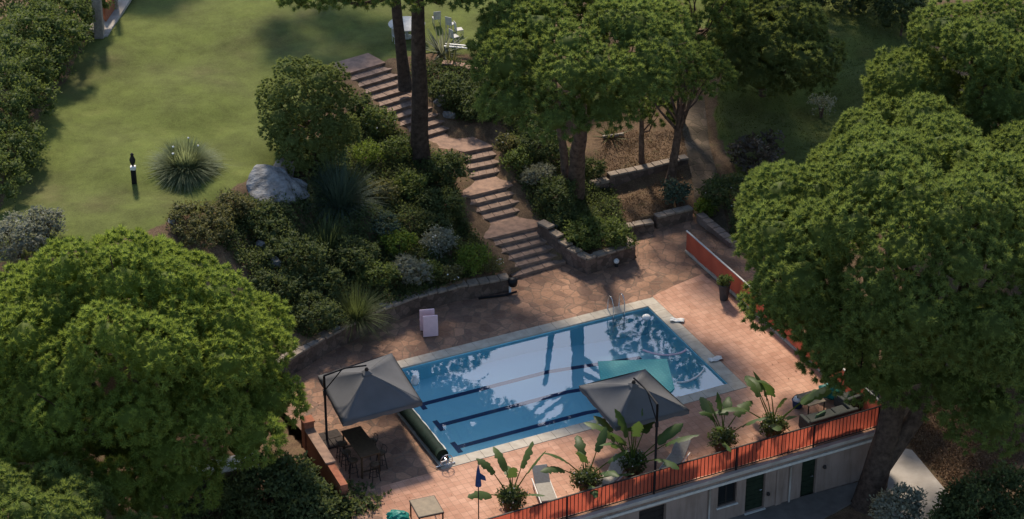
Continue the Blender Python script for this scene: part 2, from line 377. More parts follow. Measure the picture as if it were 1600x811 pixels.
def place(px, py, hc=0.0):
    """world point whose ground height + hc shows at (px,py)"""
    z = 1.0
    for _ in range(12):
        g = G(px, py, z + hc); z = .5 * z + .5 * H(g.x, g.y)
    return Vector((g.x, g.y, z))
xs = np.concatenate([[-900, -400, -200, -120, -80, -60, -50], np.arange(-44, 44, .3), [50, 60, 80, 120, 200, 400, 900]])
ys = np.concatenate([[-600, -300, -150, -90, -60, -45], np.arange(-36, 44, .3), [50, 60, 80, 120, 200, 400, 900]])
XX, YY = np.meshgrid(xs, ys); ZZ = Hraw(XX, YY)
rng0 = np.random.default_rng(5)
ins = inpoly(XX, YY, DP); dd = polydist(XX, YY, DP)
ZZ = np.where(ins & (dd > .02), -2.4, ZZ)
ZZ = ZZ + np.where(ins, 0, (rng0.random(ZZ.shape) - .5) * .05)
# soil mask: 1 = soil/litter, 0 = grass
lawn_poly = np.array([tuple(place(*p)[:2]) for p in [(150, 40), (170, -150), (900, -150), (900, -20), (790, 60), (770, 95), (690, 82), (640, 90), (600, 94), (540, 112), (470, 150), (440, 250), (380, 285), (330, 325), (260, 350), (150, 385), (-20, 420), (10, 280)]])
lawn2 = np.array([tuple(place(*p)[:2]) for p in [(1115, 190), (1130, 100), (1000, -60), (1450, -60), (1450, 250), (1250, 330), (1150, 270)]])
near = (np.abs(XX) < 45) & (YY < 60)
sm = 1 - (inpoly(XX, YY, lawn_poly) | inpoly(XX, YY, lawn2)).astype(float)
for _ in range(2): sm[1:-1, 1:-1] = (sm[1:-1, 1:-1] + sm[:-2, 1:-1] + sm[2:, 1:-1] + sm[1:-1, :-2] + sm[1:-1, 2:]) / 5
ny, nx = XX.shape; idx = np.arange(ny * nx).reshape(ny, nx)
F = np.stack([idx[:-1, :-1], idx[:-1, 1:], idx[1:, 1:], idx[1:, :-1]], -1).reshape(-1, 4)
ter = np_mesh('ground', np.stack([XX.ravel(), YY.ravel(), ZZ.ravel()], 1), F, M['ground'], smooth=True)
at = ter.data.attributes.new('soil', 'FLOAT', 'POINT'); at.data.foreach_set('value', sm.ravel().astype(np.float32)); tag(ter, kind='structure')

# ------------------------------------------------------------------ paving
def sheet(name, loops, z, mat, thick=0.0):
    L = [[Vector((p.x, p.y, 0)) for p in l] for l in loops]
    tris = tessellate_polygon(L); vs = [(p.x, p.y, z) for l in L for p in l]; mb = MB()
    fs = []
    for t in tris:
        a, b, c = [Vector(vs[i]) for i in t]
        fs.append(t if (b - a).cross(c - a).z > 0 else t[::-1])
    mb.add(vs, fs); return tag(mb.build(name, mat), kind='structure')
CW = .55   # coping width
hole = [P(0 - CW, -CW), P(PL + CW, -CW), P(PL + CW, PW + CW), P(-CW, PW + CW)]
sheet('stone_paving', [deck_poly, hole], 0, M['crazy'])
tp = [P(-3.2, -CW - .02), P(PL + CW + .02, -CW - .02), P(PL + CW + .02, PW + CW + .1), G(1052, 447), G(1098, 428), G(1225, 530), G(1372, rail_line(1372) - 2), G(640, rail_line(640) - 2), G(600, 840)]
sheet('tile_paving', [tp], .005, M['tile'])
# garden path beyond the low walls
pl_ = [(1083, 334), (1140, 372), (1128, 318), (1120, 270), (1108, 225), (1104, 186), (1062, 186), (1070, 225), (1076, 262), (1084, 300)]
gp = [place(*p) for p in pl_]
mb = MB(); rows = 26
Lp = [(1084, 334), (1084, 300), (1077, 262), (1070, 225), (1063, 186), (1060, 150)]; Rp = [(1140, 368), (1128, 318), (1120, 270), (1108, 225), (1104, 186), (1100, 150)]
def lerp_poly(pts, t):
    k = min(int(t * (len(pts) - 1)), len(pts) - 2); f = t * (len(pts) - 1) - k
    return pts[k][0] * (1 - f) + pts[k + 1][0] * f, pts[k][1] * (1 - f) + pts[k + 1][1] * f
vs = []
for i in range(rows):
    l = place(*lerp_poly(Lp, i / (rows - 1))); r = place(*lerp_poly(Rp, i / (rows - 1)))
    for j in range(7):
        q = l.lerp(r, j / 6); vs.append((q.x, q.y, H(q.x, q.y) + .05))
mb.add(vs, [(i * 7 + j, i * 7 + j + 1, (i + 1) * 7 + j + 1, (i + 1) * 7 + j) for i in range(rows - 1) for j in range(6)])
M['path'] = crazy_mat('path_stone', (.20, .15, .11), (.12, .095, .07), (.09, .075, .05), 2.0)
tag(mb.build('garden_path', M['path'], smooth=True), kind='structure')
# concrete ramp behind the big pine, lower right
mb = MB(); q = [G(1402, 700, -2.2), G(1425, 705, -2.2), G(1492, 785, -2.2), G(1480, 830, -2.2), G(1400, 850, -2.2), G(1375, 745, -2.2)]
mb.prism([(p.x, p.y) for p in q], -2.6, -2.12); tag(mb.build('concrete_path', M['concrete'], bevel=.03), kind='structure')
mb = MB(); q = [G(980, 850, -2.3), G(1160, 800, -2.3), G(1345, 752, -2.3), G(1360, 770, -2.3), G(1250, 830, -2.3), G(1050, 900, -2.3)]
mb.prism([(p.x, p.y) for p in q], -2.6, -2.29); M['yard'] = simple('yard_concrete', (.17, .15, .135), (.10, .09, .08), 1.3, .95, .008, bscale=20)
tag(mb.build('service_yard_paving', M['yard']), kind='structure')

# ------------------------------------------------------------------ pool
pool = empty('swimming_pool', P(0, 0), ANG, 'rectangular blue swimming pool with pale stone coping and dark lane lines', 'swimming pool')
def pl2(u, v, z): return Vector((u, v, z))
D0, D1 = -.86, -1.5
mb = MB()
vs = [(0, 0, -.01), (PL, 0, -.01), (PL, PW, -.01), (0, PW, -.01), (0, 0, D0), (PL * .55, 0, D0), (PL, 0, D1), (PL, PW, D1), (PL * .55, PW, D0), (0, PW, D0)]
mb.add(vs, [(4, 5, 8, 9), (5, 6, 7, 8), (0, 1, 6, 5, 4), (1, 2, 7, 6), (2, 3, 9, 8, 7), (3, 0, 4, 9)]); mb.build('basin', M['poolfloor'], pool)
mb = MB(); c = CW; e = .03
for a, b, w_, h_ in ((-c, -c, PL + 2 * c, c + e), (-c, PW - e, PL + 2 * c, c + e)):
    n = 22; 
    for i in range(n): mb.box((a + w_ * (i + .5) / n, b + h_ / 2, -.02), (w_ / n - .008, h_, .075))
for a in (-c, PL - e):
    n = 12
    for i in range(n): mb.box((a + (c + e) / 2, e + (PW - 2 * e) * (i + .5) / n, -.02), (c + e, (PW - 2 * e) / n - .008, .075))
mb.build('coping', M['coping'], pool, bevel=.008)
def fz(u): return D0 if u < PL * .55 else D0 + (D1 - D0) * (u - PL * .55) / (PL * .45)
for k in (1, 2, 3):
    v = PW * k / 4; mb = MB(); wd = .13; u0, um, u1 = 1.25, PL * .55, PL - 1.3
    for (a, b) in ((u0, um), (um, u1)):
        mb.add([(a, v - wd, fz(a) + .006), (b, v - wd, fz(b) + .006), (b, v + wd, fz(b) + .006), (a, v + wd, fz(a) + .006)], [(0, 1, 2, 3)])
    mb.add([(u0 - .22, v - .42, D0 + .006), (u0, v - .42, D0 + .006), (u0, v + .42, D0 + .006), (u0 - .22, v + .42, D0 + .006)], [(0, 1, 2, 3)])
    mb.build('lane_line', M['laneline'], pool)
mb = MB(); mb.add([(0.002, 0.002, 0), (PL - .002, 0.002, 0), (PL - .002, PW - .002, 0), (0.002, PW - .002, 0)], [(0, 1, 2, 3)])
wt = mb.build('pool_water', M['water'], loc=P(0, 0, -.11), rz=ANG); tag(wt, kind='structure')
# ladder rails
lad = empty('pool_ladder', P(PL - 1.5, PW + .12), ANG, 'pair of thin steel handrails of the pool ladder at the far edge', 'pool ladder')
for s in (-.28, .28):
    MB().tube([(s, .35, 0), (s, .35, .55), (s, .28, .72), (s, .12, .8), (s, -.05, .72), (s, -.16, .45), (s, -.18, -.9)], .022, 8).build('rail', M['steel'], lad, True)
for z in (-.3, -.6): MB().box((0, -.18, z), (.56, .07, .03)).build('rung', M['steel'], lad)

# ------------------------------------------------------------------ building below the terrace
W0 = G(1022, rail_line(1022)); W1 = G(1351, rail_line(1351)); WD = (W1 - W0).normalized(); WN = Vector((WD.y, -WD.x, 0))   # WN towards the camera
WANG = math.atan2(WD.y, WD.x)
def wall_t(px, py, off=0):
    d = ray(px, py); o = W0 + WN * off; t = (o - CAMP).dot(WN) / d.dot(WN); q = CAMP + d * t
    return (q - W0).dot(WD), q.z
ta = wall_t(560, rail_line(560))[0]; tb = (G(1376, rail_line(1376)) - W0).dot(WD)
bld = empty('pool_house', W0, WANG, 'pale plastered service building with green doors underneath the pool terrace', 'building')
# wall local: x along, y negative = towards the camera
ops = []
for (a, b, c, d, kind) in ((1122, 1151, 756, 789, 'window'), (1165, 1195, 743, 797, 'door'), (1252, 1275, 719, 776, 'door'), (998, 1040, 793, 850, 'garage')):
    x0, _ = wall_t(a, (c + d) / 2); x1, _ = wall_t(b, (c + d) / 2)
    _, zt = wall_t((a + b) / 2, c); _, zb = wall_t((a + b) / 2, d); ops.append((x0, x1, zb, zt, kind))
ops.sort()
mb = MB(); T = .3; zt_, zb_ = -.14, -2.6
def wbox(mb, x0, x1, z0, z1, y0=0, y1=T): mb.box(((x0 + x1) / 2, (y0 + y1) / 2, (z0 + z1) / 2), (x1 - x0, y1 - y0, z1 - z0))
cur = ta
for x0, x1, z0, z1, k in ops:
    wbox(mb, cur, x0, zb_, zt_); wbox(mb, x0, x1, z1, zt_)
    if z0 > zb_: wbox(mb, x0, x1, zb_, z0)
    cur = x1
wbox(mb, cur, tb, zb_, zt_)
mb.build('wall', M['plaster'], bld)
Ls = (deck_poly[16] - W0); 
mb = MB(); wbox(mb, tb - .3, tb - .001, zb_, zt_, T + .001, 9); mb.build('side_wall', M['plaster'], bld)
mb = MB(); wbox(mb, ta, tb + .12, -.16, -.006, -.18, .28); mb.build('slab_edge', M['concrete'], bld, bevel=.015)
mb = MB(); wbox(mb, ta, tb, -.52, -.40, -.07, -.002); mb.build('cornice', M['offwhite'], bld, bevel=.01)
for px in (1216,):
    t_ = wall_t(px, 770)[0]; mb = MB(); wbox(mb, t_ - .14, t_ + .14, zb_, -.53, -.06, -.001); mb.build('pilaster', M['plaster'], bld)
for x0, x1, z0, z1, k in ops:
    mb = MB()
    if k == 'window':
        wbox(mb, x0, x0 + .07, z0, z1, .10, .16); wbox(mb, x1 - .07, x1, z0, z1, .10, .16); wbox(mb, x0 + .07, x1 - .07, z0, z0 + .07, .10, .16); wbox(mb, x0 + .07, x1 - .07, z1 - .07, z1, .10, .16)
        wbox(mb, (x0 + x1) / 2 - .03, (x0 + x1) / 2 + .03, z0 + .07, z1 - .07, .11, .15)
        f = mb.build('window', M['dark'], bld); m2 = MB(); wbox(m2, x0 + .05, x1 - .05, z0 + .05, z1 - .05, .125, .135); m2.build('pane', M['glass'], f)
        m2 = MB(); wbox(m2, x0 - .06, x1 + .06, z0 - .06, z0 - .002, -.06, .1); m2.build('sill', M['offwhite'], f)
    elif k == 'door':
        wbox(mb, x0 + .03, x1 - .03, z0, z1 - .03, .12, .17)
        n = 7
        for i in range(n): 
            for (s0, s1) in ((x0 + .09, (x0 + x1) / 2 - .04), ((x0 + x1) / 2 + .04, x1 - .09)):
                zz = z0 + .15 + (z1 - z0 - .35) * i / (n - 1); wbox(mb, s0, s1, zz, zz + .10, .10, .119)
        f = mb.build('door', M['door'], bld)
        m2 = MB(); m2.tube([(x1 - .1, .08, (z0 + z1) / 2), (x1 - .2, .08, (z0 + z1) / 2)], .015, 6); m2.build('handle', M['steel'], f)
        m2 = MB(); wbox(m2, x0 - .03, x1 + .03, zb_ + .2, z0 - .002, -.1, .1); m2.build('threshold', M['offwhite'], f)
    else:
        wbox(mb, x0, x1, max(z0, zb_), z1, .2, .25)
        for i in range(6): wbox(mb, x0, x1, z1 - .3 * i - .26, z1 - .3 * i - .06, .18, .199)
        mb.build('shutter', M['dark'], bld)
for px in (1108, 1232):
    t_ = wall_t(px, 770)[0]; MB().tube([(t_, -.07, -2.4), (t_, -.07, -.54)], .045, 8).build('downpipe', M['concrete'], bld, True)
for px, py in ((1199, 772), (1287, 730)):
    t_, z_ = wall_t(px, py); mb = MB(); mb.lathe([(.0, 0), (.07, 0.0), (.08, .05), (.05, .12), (0.01, .14)], 10, (t_, -.08, z_)); mb.build('wall_lamp', M['dark'], bld, True)

# ------------------------------------------------------------------ railing
rl = empty('terrace_railing', W0 + Vector((0, 0, 0)), WANG, 'long black metal railing backed with red screen along the front of the terrace', 'railing')
RH = 1.05; yr = .05
ra, rb = ta, tb - .05
mb = MB(); nseg = 60
for i in range(nseg):
    a = ra + (rb - ra) * i / nseg; b = ra + (rb - ra) * (i + 1) / nseg
    y0 = yr + .06 + .02 * math.sin(i * 1.7); y1 = yr + .06 + .02 * math.sin((i + 1) * 1.7)
    mb.add([(a, y0, .09), (b, y1, .09), (b, y1, RH - .05), (a, y0, RH - .05)], [(0, 1, 2, 3)])
mb.build('red_screen', M['red'], rl)
MB().box(((ra + rb) / 2, yr, RH), (rb - ra, .06, .035)).build('top_rail', M['dark'], rl)
MB().box(((ra + rb) / 2, yr, .08), (rb - ra, .035, .03)).build('bottom_rail', M['dark'], rl)
bal = MB().box((0, yr, (RH + .08) / 2), (.022, .022, RH - .10)).build('baluster', M['dark'], rl)
t900 = wall_t(796, 812, 0)[0]
nb = 99; first = True
for i in range(nb):
    o = bal if first else bal.copy()
    if not first: link(o, rl)
    first = False; o.location = (t900 + (rb - t900) * (i + .5) / nb, 0, 0)
for px in (886, 1022, 1150, 1271, 1372):
    t_ = wall_t(px, rail_line(px))[0]; MB().box((t_, yr - .03, .5), (.06, .06, 1.2)).build('post', M['black'], rl)
for i in range(3):
    MB().box((t900 - 2.4 * i - 1, yr - .03, .5), (.06, .06, 1.2)).build('post', M['black'], rl)

# ------------------------------------------------------------------ red fence on the right
F0 = G(1072, 393); F1 = G(1374, rail_line(1374) - 6); FD = (F1 - F0); FLn = FD.length; FD.normalize(); FA = math.atan2(FD.y, FD.x)
fe = empty('screen_fence', F0, FA, 'low fence of orange-red screen between pale rails along the right terrace edge', 'fence')
mb = MB(); n = 24
for i in range(n):
    a = FLn * i / n; b = FLn * (i + 1) / n; f = lambda i: .03 * math.sin(i * 2.1)
    mb.add([(a, f(i), .1), (b, f(i + 1), .1), (b, f(i + 1) * .3, 1.08), (a, f(i) * .3, 1.08)], [(0, 1, 2, 3)])
mb.build('red_screen', M['red'], fe)
MB().box((FLn / 2, -.02, 1.1), (FLn, .07, .045)).build('top_rail', M['offwhite'], fe)
MB().box((FLn / 2, 0, .05), (FLn, .16, .11)).build('kerb', M['coping'], fe, bevel=.015)
for i in range(8): MB().box((.03 + (FLn - .1) * i / 7, .06, .55), (.05, .05, 1.1)).build('post', M['black'], fe)

# ------------------------------------------------------------------ garden walls
def wall_path(name, pts, thick, label, cat, mat='wallstone', capmat='wallcap', side=1, seed=1, cap=.07):
    """pts: list of (world xy Vector, z0, z1) ; the wall lies on side*left of the path"""
    rnd = random.Random(seed); P2 = []
    for i in range(len(pts) - 1):
        a, za0, za1 = pts[i]; b, zb0, zb1 = pts[i + 1]; n = max(1, int((b - a).length / .45))
        for k in range(n):
            t = k / n; P2.append((a.lerp(b, t), za0 + (zb0 - za0) * t, za1 + (zb1 - za1) * t))
    P2.append(pts[-1]); off = []
    for i, (p, _, _) in enumerate(P2):
        d = (P2[min(i + 1, len(P2) - 1)][0] - P2[max(i - 1, 0)][0]); d.z = 0; d.normalize(); off.append(Vector((-d.y, d.x, 0)) * side)
    mb = MB(); mc = MB(); vs = []; vc = []
    for (p, z0, z1), o in zip(P2, off):
        j = rnd.uniform(-.03, .03); jz = rnd.uniform(-.025, .025); th = thick
        for q, z in ((p + o * j, z0), (p + o * (j + .02), z1 + jz), (p + o * th, z1 + jz), (p + o * th, z0)): vs.append((q.x, q.y, z))
    for i in range(len(P2) - 1):
        p, z0, z1 = P2[i]; q, _, z2 = P2[i + 1]; o = off[i]; g = .03; dz = rnd.uniform(0, .03)
        a = p.lerp(q, g); b = p.lerp(q, 1 - g); zz = (z1 + z2) / 2 + dz
        ov = rnd.uniform(.03, .08)
        mc.prism([((a - o * ov).x, (a - o * ov).y), ((b - o * ov).x, (b - o * ov).y), ((b + o * (thick + .03)).x, (b + o * (thick + .03)).y), ((a + o * (thick + .03)).x, (a + o * (thick + .03)).y)], zz - .035, zz + cap)
    fs = []
    for i in range(len(P2) - 1):
        for k in range(4): fs.append((i * 4 + k, i * 4 + (k + 1) % 4, (i + 1) * 4 + (k + 1) % 4, (i + 1) * 4 + k))
    fs += [(0, 1, 2, 3), tuple(len(vs) - 1 - k for k in range(4))]
    mb.add(vs, fs); root = empty(name, P2[0][0].copy(), 0, label, cat); l0 = Vector(P2[0][0])
    for m in (mb, mc): m.v = [(x - l0.x, y - l0.y, z - l0.z) for x, y, z in m.v]
    mb.build('wall_body', M[mat], root); mc.build('coping_stone', M[capmat], root, bevel=.02); return root
wp = [(G(x, y), -.1, h) for x, y, h in ((440, 596, .8), (520, 548, .8), (600, 510, .85), (654, 488, .75), (714, 471, .7), (749, 465, .68), (797, 456, .66))]
wall_path('retaining_wall', wp, .42, 'curved low rubble stone wall holding the planted slope behind the pool', 'stone wall', side=1, seed=3)
pw = [(G(840, 346, 1.38), .7, 1.38), (G(858, 361, 1.2), .3, 1.2), (G(886, 389, .82), -.1, .82), (G(917, 407, .74), -.1, .74), (G(993, 384, .72), -.1, .72), (G(980, 366, .6), -.1, .6)]
pw = [(Vector((p.x, p.y, 0)), a, b) for p, a, b in pw]
wall_path('planter_wall', pw, .35, 'angled stone planter wall right of the foot of the stairs', 'stone wall', side=1, seed=4)
def topwall(name, pts, z0, label, th=.35, seed=1, **k):
    q = [(G(x, y, z), z0, z) for x, y, z in pts]; q = [(Vector((p.x, p.y, 0)), a, b) for p, a, b in q]
    return wall_path(name, q, th, label, 'stone wall', side=1, seed=seed, **k)
topwall('terrace_wall', [(975, 358, .42), (1022, 349, .42)], -.1, 'short low stone kerb wall at the back of the paving', seed=5)
topwall('terrace_wall', [(1027, 341, .58), (1083, 327, .58)], -.1, 'low reddish stone wall in front of the round grey-green bush', seed=6)
topwall('terrace_wall', [(953, 277, 1.1), (1036, 258, 1.15), (1076, 248, 1.2)], .2, 'upper low stone wall running behind the two thin pine trunks', seed=7)
topwall('terrace_wall', [(922, 292, .95), (952, 284, .95)], .2, 'short pale stone block wall beside the dark ball bush', seed=8, cap=.12)
topwall('terrace_wall', [(1088, 336, .35), (1142, 382, .2)], -.4, 'pale pink low wall descending behind the red fence', seed=9, mat='plaster', capmat='plaster')
# stairs side walls
st = empty('garden_staircase', stair_edges[0][0], 0, 'long brick and stone garden staircase climbing to the lawn in four flights', 'staircase')
o0 = stair_edges[0][0]
rnd = random.Random(9)
for i, (l, r, last) in enumerate(stair_edges):
    z = l.z
    if i + 1 < len(stair_edges):
        l2, r2, _ = stair_edges[i + 1]
    else:
        d = (stair_edges[i][0] - stair_edges[i - 1][0]); l2 = l + d * 2.6; r2 = r + d * 2.6
    l2 = Vector((l2.x, l2.y, 0)); r2 = Vector((r2.x, r2.y, 0)); l1 = Vector((l.x, l.y, 0)); r1 = Vector((r.x, r.y, 0))
    bl = l2 + (l2 - l1).normalized() * .06; br = r2 + (r2 - r1).normalized() * .06
    ln = 'landing' if last else 'step'
    mb = MB(); mb.prism([(q.x - o0.x, q.y - o0.y) for q in (l1, r1, br, bl)], z - .75 - o0.z, z - o0.z - .045)
    s_ = mb.build(ln, M['steplight'] if last else M['step'], st)
    nose = (l2 - l1).normalized() * .03
    mb = MB(); n = 5; f1 = (r1 - l1)
    for k in range(n if not last else 1):
        a, b = (k / n + .004, (k + 1) / n - .004) if not last else (0, 1)
        q4 = [l1.lerp(r1, a) - nose, l1.lerp(r1, b) - nose, bl.lerp(br, b), bl.lerp(br, a)]; dz = rnd.uniform(-.006, .006)
        mb.prism([(q.x - o0.x, q.y - o0.y) for q in q4], z - o0.z - .044, z - o0.z + dz)
    mb.build('paving' if last else 'tread', M['crazy'] if False else (M['steplight'] if last else M['step']), s_, bevel=.008)
# little edging stones left of stairs
# ------------------------------------------------------------------ brick wall at the left end of the terrace
b0 = G(480, 686); b1 = G(538, 778); bd = (b1 - b0); bl_ = bd.length; ba = math.atan2(bd.y, bd.x)
bw = empty('brick_wall', b0, ba, 'low red brick parapet wall with a square end pier beside the bar table', 'brick wall')
MB().box((.15, 0, .35), (.42, .42, 1.3)).build('pier', M['brickred'], bw, bevel=.01)
MB().box((.15, 0, 1.03), (.5, .5, .07)).build('pier_cap', M['brickred'], bw, bevel=.01)
MB().box((bl_ / 2 + .2, 0, .1), (bl_ - .3, .3, 1.1)).build('wall_body', M['brickred'], bw, bevel=.01)
MB().box((bl_ * .36, 0, .7), (bl_ * .6, .42, .07)).build('capping', M['clay'] if False else M['steplight'], bw, bevel=.01)

# ------------------------------------------------------------------ foliage engine
def fib(n, rng, jit=.35):
    i = np.arange(n) + .5; ph = np.arccos(1 - 2 * i / n) ; th = PI * (1 + 5 ** .5) * i
    d = np.stack([np.cos(th) * np.sin(ph), np.sin(th) * np.sin(ph), np.cos(ph)], 1)
    d += rng.normal(0, jit / math.sqrt(n), d.shape) * 2; return d / np.linalg.norm(d, axis=1, keepdims=True)
def sublobes(lobes, rng, frac, dens, zmin=-.35, zs=.8, cap_r=9):
    """cover each lobe (x,y,z,r) with smaller ones"""
    out = []; L = np.array(lobes)
    for (x, y, z, r) in lobes:
        rs = min(r * frac, cap_r); n = max(6, int(dens * 4 * (r / rs) ** 2)); d = fib(n, rng)
        d = d[d[:, 2] > zmin]; rr = r * rng.uniform(.80, 1.08, len(d))
        p = np.array([x, y, z]) + d * rr[:, None] * np.array([1, 1, zs])
        dist = np.linalg.norm((p[:, None] - L[None, :, :3]) / np.array([1, 1, zs]), axis=2) / L[None, :, 3]
        keep = (dist < .8).sum(1) == 0; p = p[keep]
        out.append(np.column_stack([p, rs * rng.uniform(.75, 1.2, len(p))]))
    return np.concatenate(out)
def tufts(sl, rng, spacing, zmin=-.4, zs=.85, keepf=.72):
    C, Nn = [], []
    S = sl
    for i, (x, y, z, r) in enumerate(S):
        n = max(5, int(4 * PI * r * r / spacing ** 2)); d = fib(n, rng, .5); d = d[d[:, 2] > zmin]
        C.append(np.array([x, y, z]) + d * r * np.array([1, 1, zs]) * rng.uniform(.9, 1.08, (len(d), 1))); Nn.append(d)
    C = np.concatenate(C); Nn = np.concatenate(Nn)
    # drop tufts buried in neighbouring lobes (grid lookup in chunks)
    keep = np.ones(len(C), bool)
    order = np.argsort(S[:, 0]); Ss = S[order]; rm = S[:, 3].max(); xs_ = Ss[:, 0]
    ci = np.argsort(C[:, 0]); 
    for s in range(0, len(ci), 400):
        ids = ci[s:s + 400]; c = C[ids]; a = np.searchsorted(xs_, c[:, 0].min() - rm); b = np.searchsorted(xs_, c[:, 0].max() + rm)
        q = Ss[a:b]
        if len(q) == 0: continue
        dd_ = np.linalg.norm(c[:, None] - q[None, :, :3], axis=2) / q[None, :, 3]; keep[ids] = (dd_ < keepf).sum(1) == 0
    return C[keep], Nn[keep]
def needles(C, Nn, rng, n, length, width, spread=.9, base=.0, var=None, curl=0):
    m = len(C); Cn = np.repeat(C, n, 0); Dn = np.repeat(Nn, n, 0) + rng.normal(0, spread, (m * n, 3)); Dn[:, 2] += .25
    Dn /= np.linalg.norm(Dn, axis=1, keepdims=True) + 1e-9
    S_ = np.cross(Dn, rng.normal(0, 1, Dn.shape)); S_ /= np.linalg.norm(S_, axis=1, keepdims=True) + 1e-9
    L_ = length * rng.uniform(.65, 1.15, (m * n, 1)); w_ = width / 2
    a = Cn + S_ * w_ + Dn * base; b = Cn - S_ * w_ + Dn * base; t = Cn + Dn * L_
    V = np.stack([a, b, t], 1).reshape(-1, 3); F = np.arange(len(V)).reshape(-1, 3)
    nr = np.repeat(Nn, n, 0) + .45 * Dn; nr /= np.linalg.norm(nr, axis=1, keepdims=True) + 1e-9; vv = np.column_stack([np.clip(var[:, None] + rng.normal(0, .12, (m, n)), 0, 1).ravel(), nr]); return V, F, np.repeat(vv, 3, 0)
def pompoms(S_, out, rng, n, length, width, var):
    m = len(S_); D = rng.normal(0, 1, (m * n, 3)); D /= np.linalg.norm(D, axis=1, keepdims=True)
    D += np.repeat(out, n, 0) * .35 + np.array([0, 0, .22]); D /= np.linalg.norm(D, axis=1, keepdims=True)
    Cn = np.repeat(S_[:, :3], n, 0); L_ = np.repeat(S_[:, 3], n)[:, None] * length * rng.uniform(.82, 1.08, (m * n, 1))
    T_ = np.cross(D, rng.normal(0, 1, D.shape)); T_ /= np.linalg.norm(T_, axis=1, keepdims=True) + 1e-9
    w_ = L_ * width; b = Cn + D * L_ * .45
    V = np.stack([Cn + D * L_ * .1, b + T_ * w_, Cn + D * L_, b - T_ * w_], 1).reshape(-1, 3); F = np.arange(len(V)).reshape(-1, 4)
    F = np.concatenate([F[:, [0, 1, 2]], F[:, [0, 2, 3]]]); nr = D + .35 * np.repeat(out, n, 0); nr /= np.linalg.norm(nr, axis=1, keepdims=True)
    vv = np.column_stack([np.clip(np.repeat(var, n) + rng.normal(0, .1, m * n), 0, 1), nr]); return V, F, np.repeat(vv, 4, 0)
def leaves(C, Nn, rng, n, size, spread, var, asp=.5):
    m = len(C); Cn = np.repeat(C, n, 0) + rng.normal(0, spread, (m * n, 3)); D = rng.normal(0, 1, (m * n, 3)) + np.repeat(Nn, n, 0) * .6
    D /= np.linalg.norm(D, axis=1, keepdims=True); nr = np.repeat(Nn, n, 0) * .8 + rng.normal(0, .7, D.shape) + np.array([0, 0, .5])
    S_ = np.cross(D, nr); S_ /= np.linalg.norm(S_, axis=1, keepdims=True) + 1e-9
    L_ = size * rng.uniform(.6, 1.2, (m * n, 1)); w_ = L_ * asp / 2
    V = np.stack([Cn, Cn + D * L_ * .5 + S_ * w_, Cn + D * L_, Cn + D * L_ * .5 - S_ * w_], 1).reshape(-1, 3)
    F = np.arange(len(V)).reshape(-1, 4); F = np.concatenate([F[:, [0, 1, 2]], F[:, [0, 2, 3]]])
    nr = np.repeat(Nn, n, 0) + .5 * rng.normal(0, 1, (m * n, 3)); nr /= np.linalg.norm(nr, axis=1, keepdims=True) + 1e-9; return V, F, np.repeat(np.column_stack([np.clip(var[:, None] + rng.normal(0, .15, (m, n)), 0, 1).ravel(), nr]), 4, 0)
import bmesh
_b = bmesh.new(); bmesh.ops.create_icosphere(_b, subdivisions=1, radius=1); ICO_V = np.array([v.co[:] for v in _b.verts]); ICO_F = np.array([[v.index for v in f.verts] for f in _b.faces]); _b.free()
def cores(sl, rng, f=.8, zs=.85):
    n = len(sl); nv = len(ICO_V)
    V = (sl[:, None, :3] + ICO_V[None] * sl[:, None, 3:4] * f * np.array([1, 1, zs]) * rng.uniform(.6, 1.12, (n, nv, 1))).reshape(-1, 3)
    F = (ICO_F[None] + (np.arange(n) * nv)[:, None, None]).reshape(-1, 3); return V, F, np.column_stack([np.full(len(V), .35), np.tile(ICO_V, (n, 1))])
def join(parts):
    Vs, Fs, Av, k = [], [], [], 0
    for V, F, v in parts: Vs.append(V); Fs.append(F + k); Av.append(v); k += len(V)
    return np.concatenate(Vs), np.concatenate(Fs), np.concatenate(Av)
def lobevar(C, rng, s1=1.3, s2=.35):
    ph = rng.uniform(0, 6, 6)
    f = np.sin(C[:, 0] / s1 + ph[0]) * np.sin(C[:, 1] / s1 + ph[1]) * np.sin(C[:, 2] / s1 + ph[2])
    return np.clip(.5 + .25 * f + rng.normal(0, .22, len(C)), 0, 1)

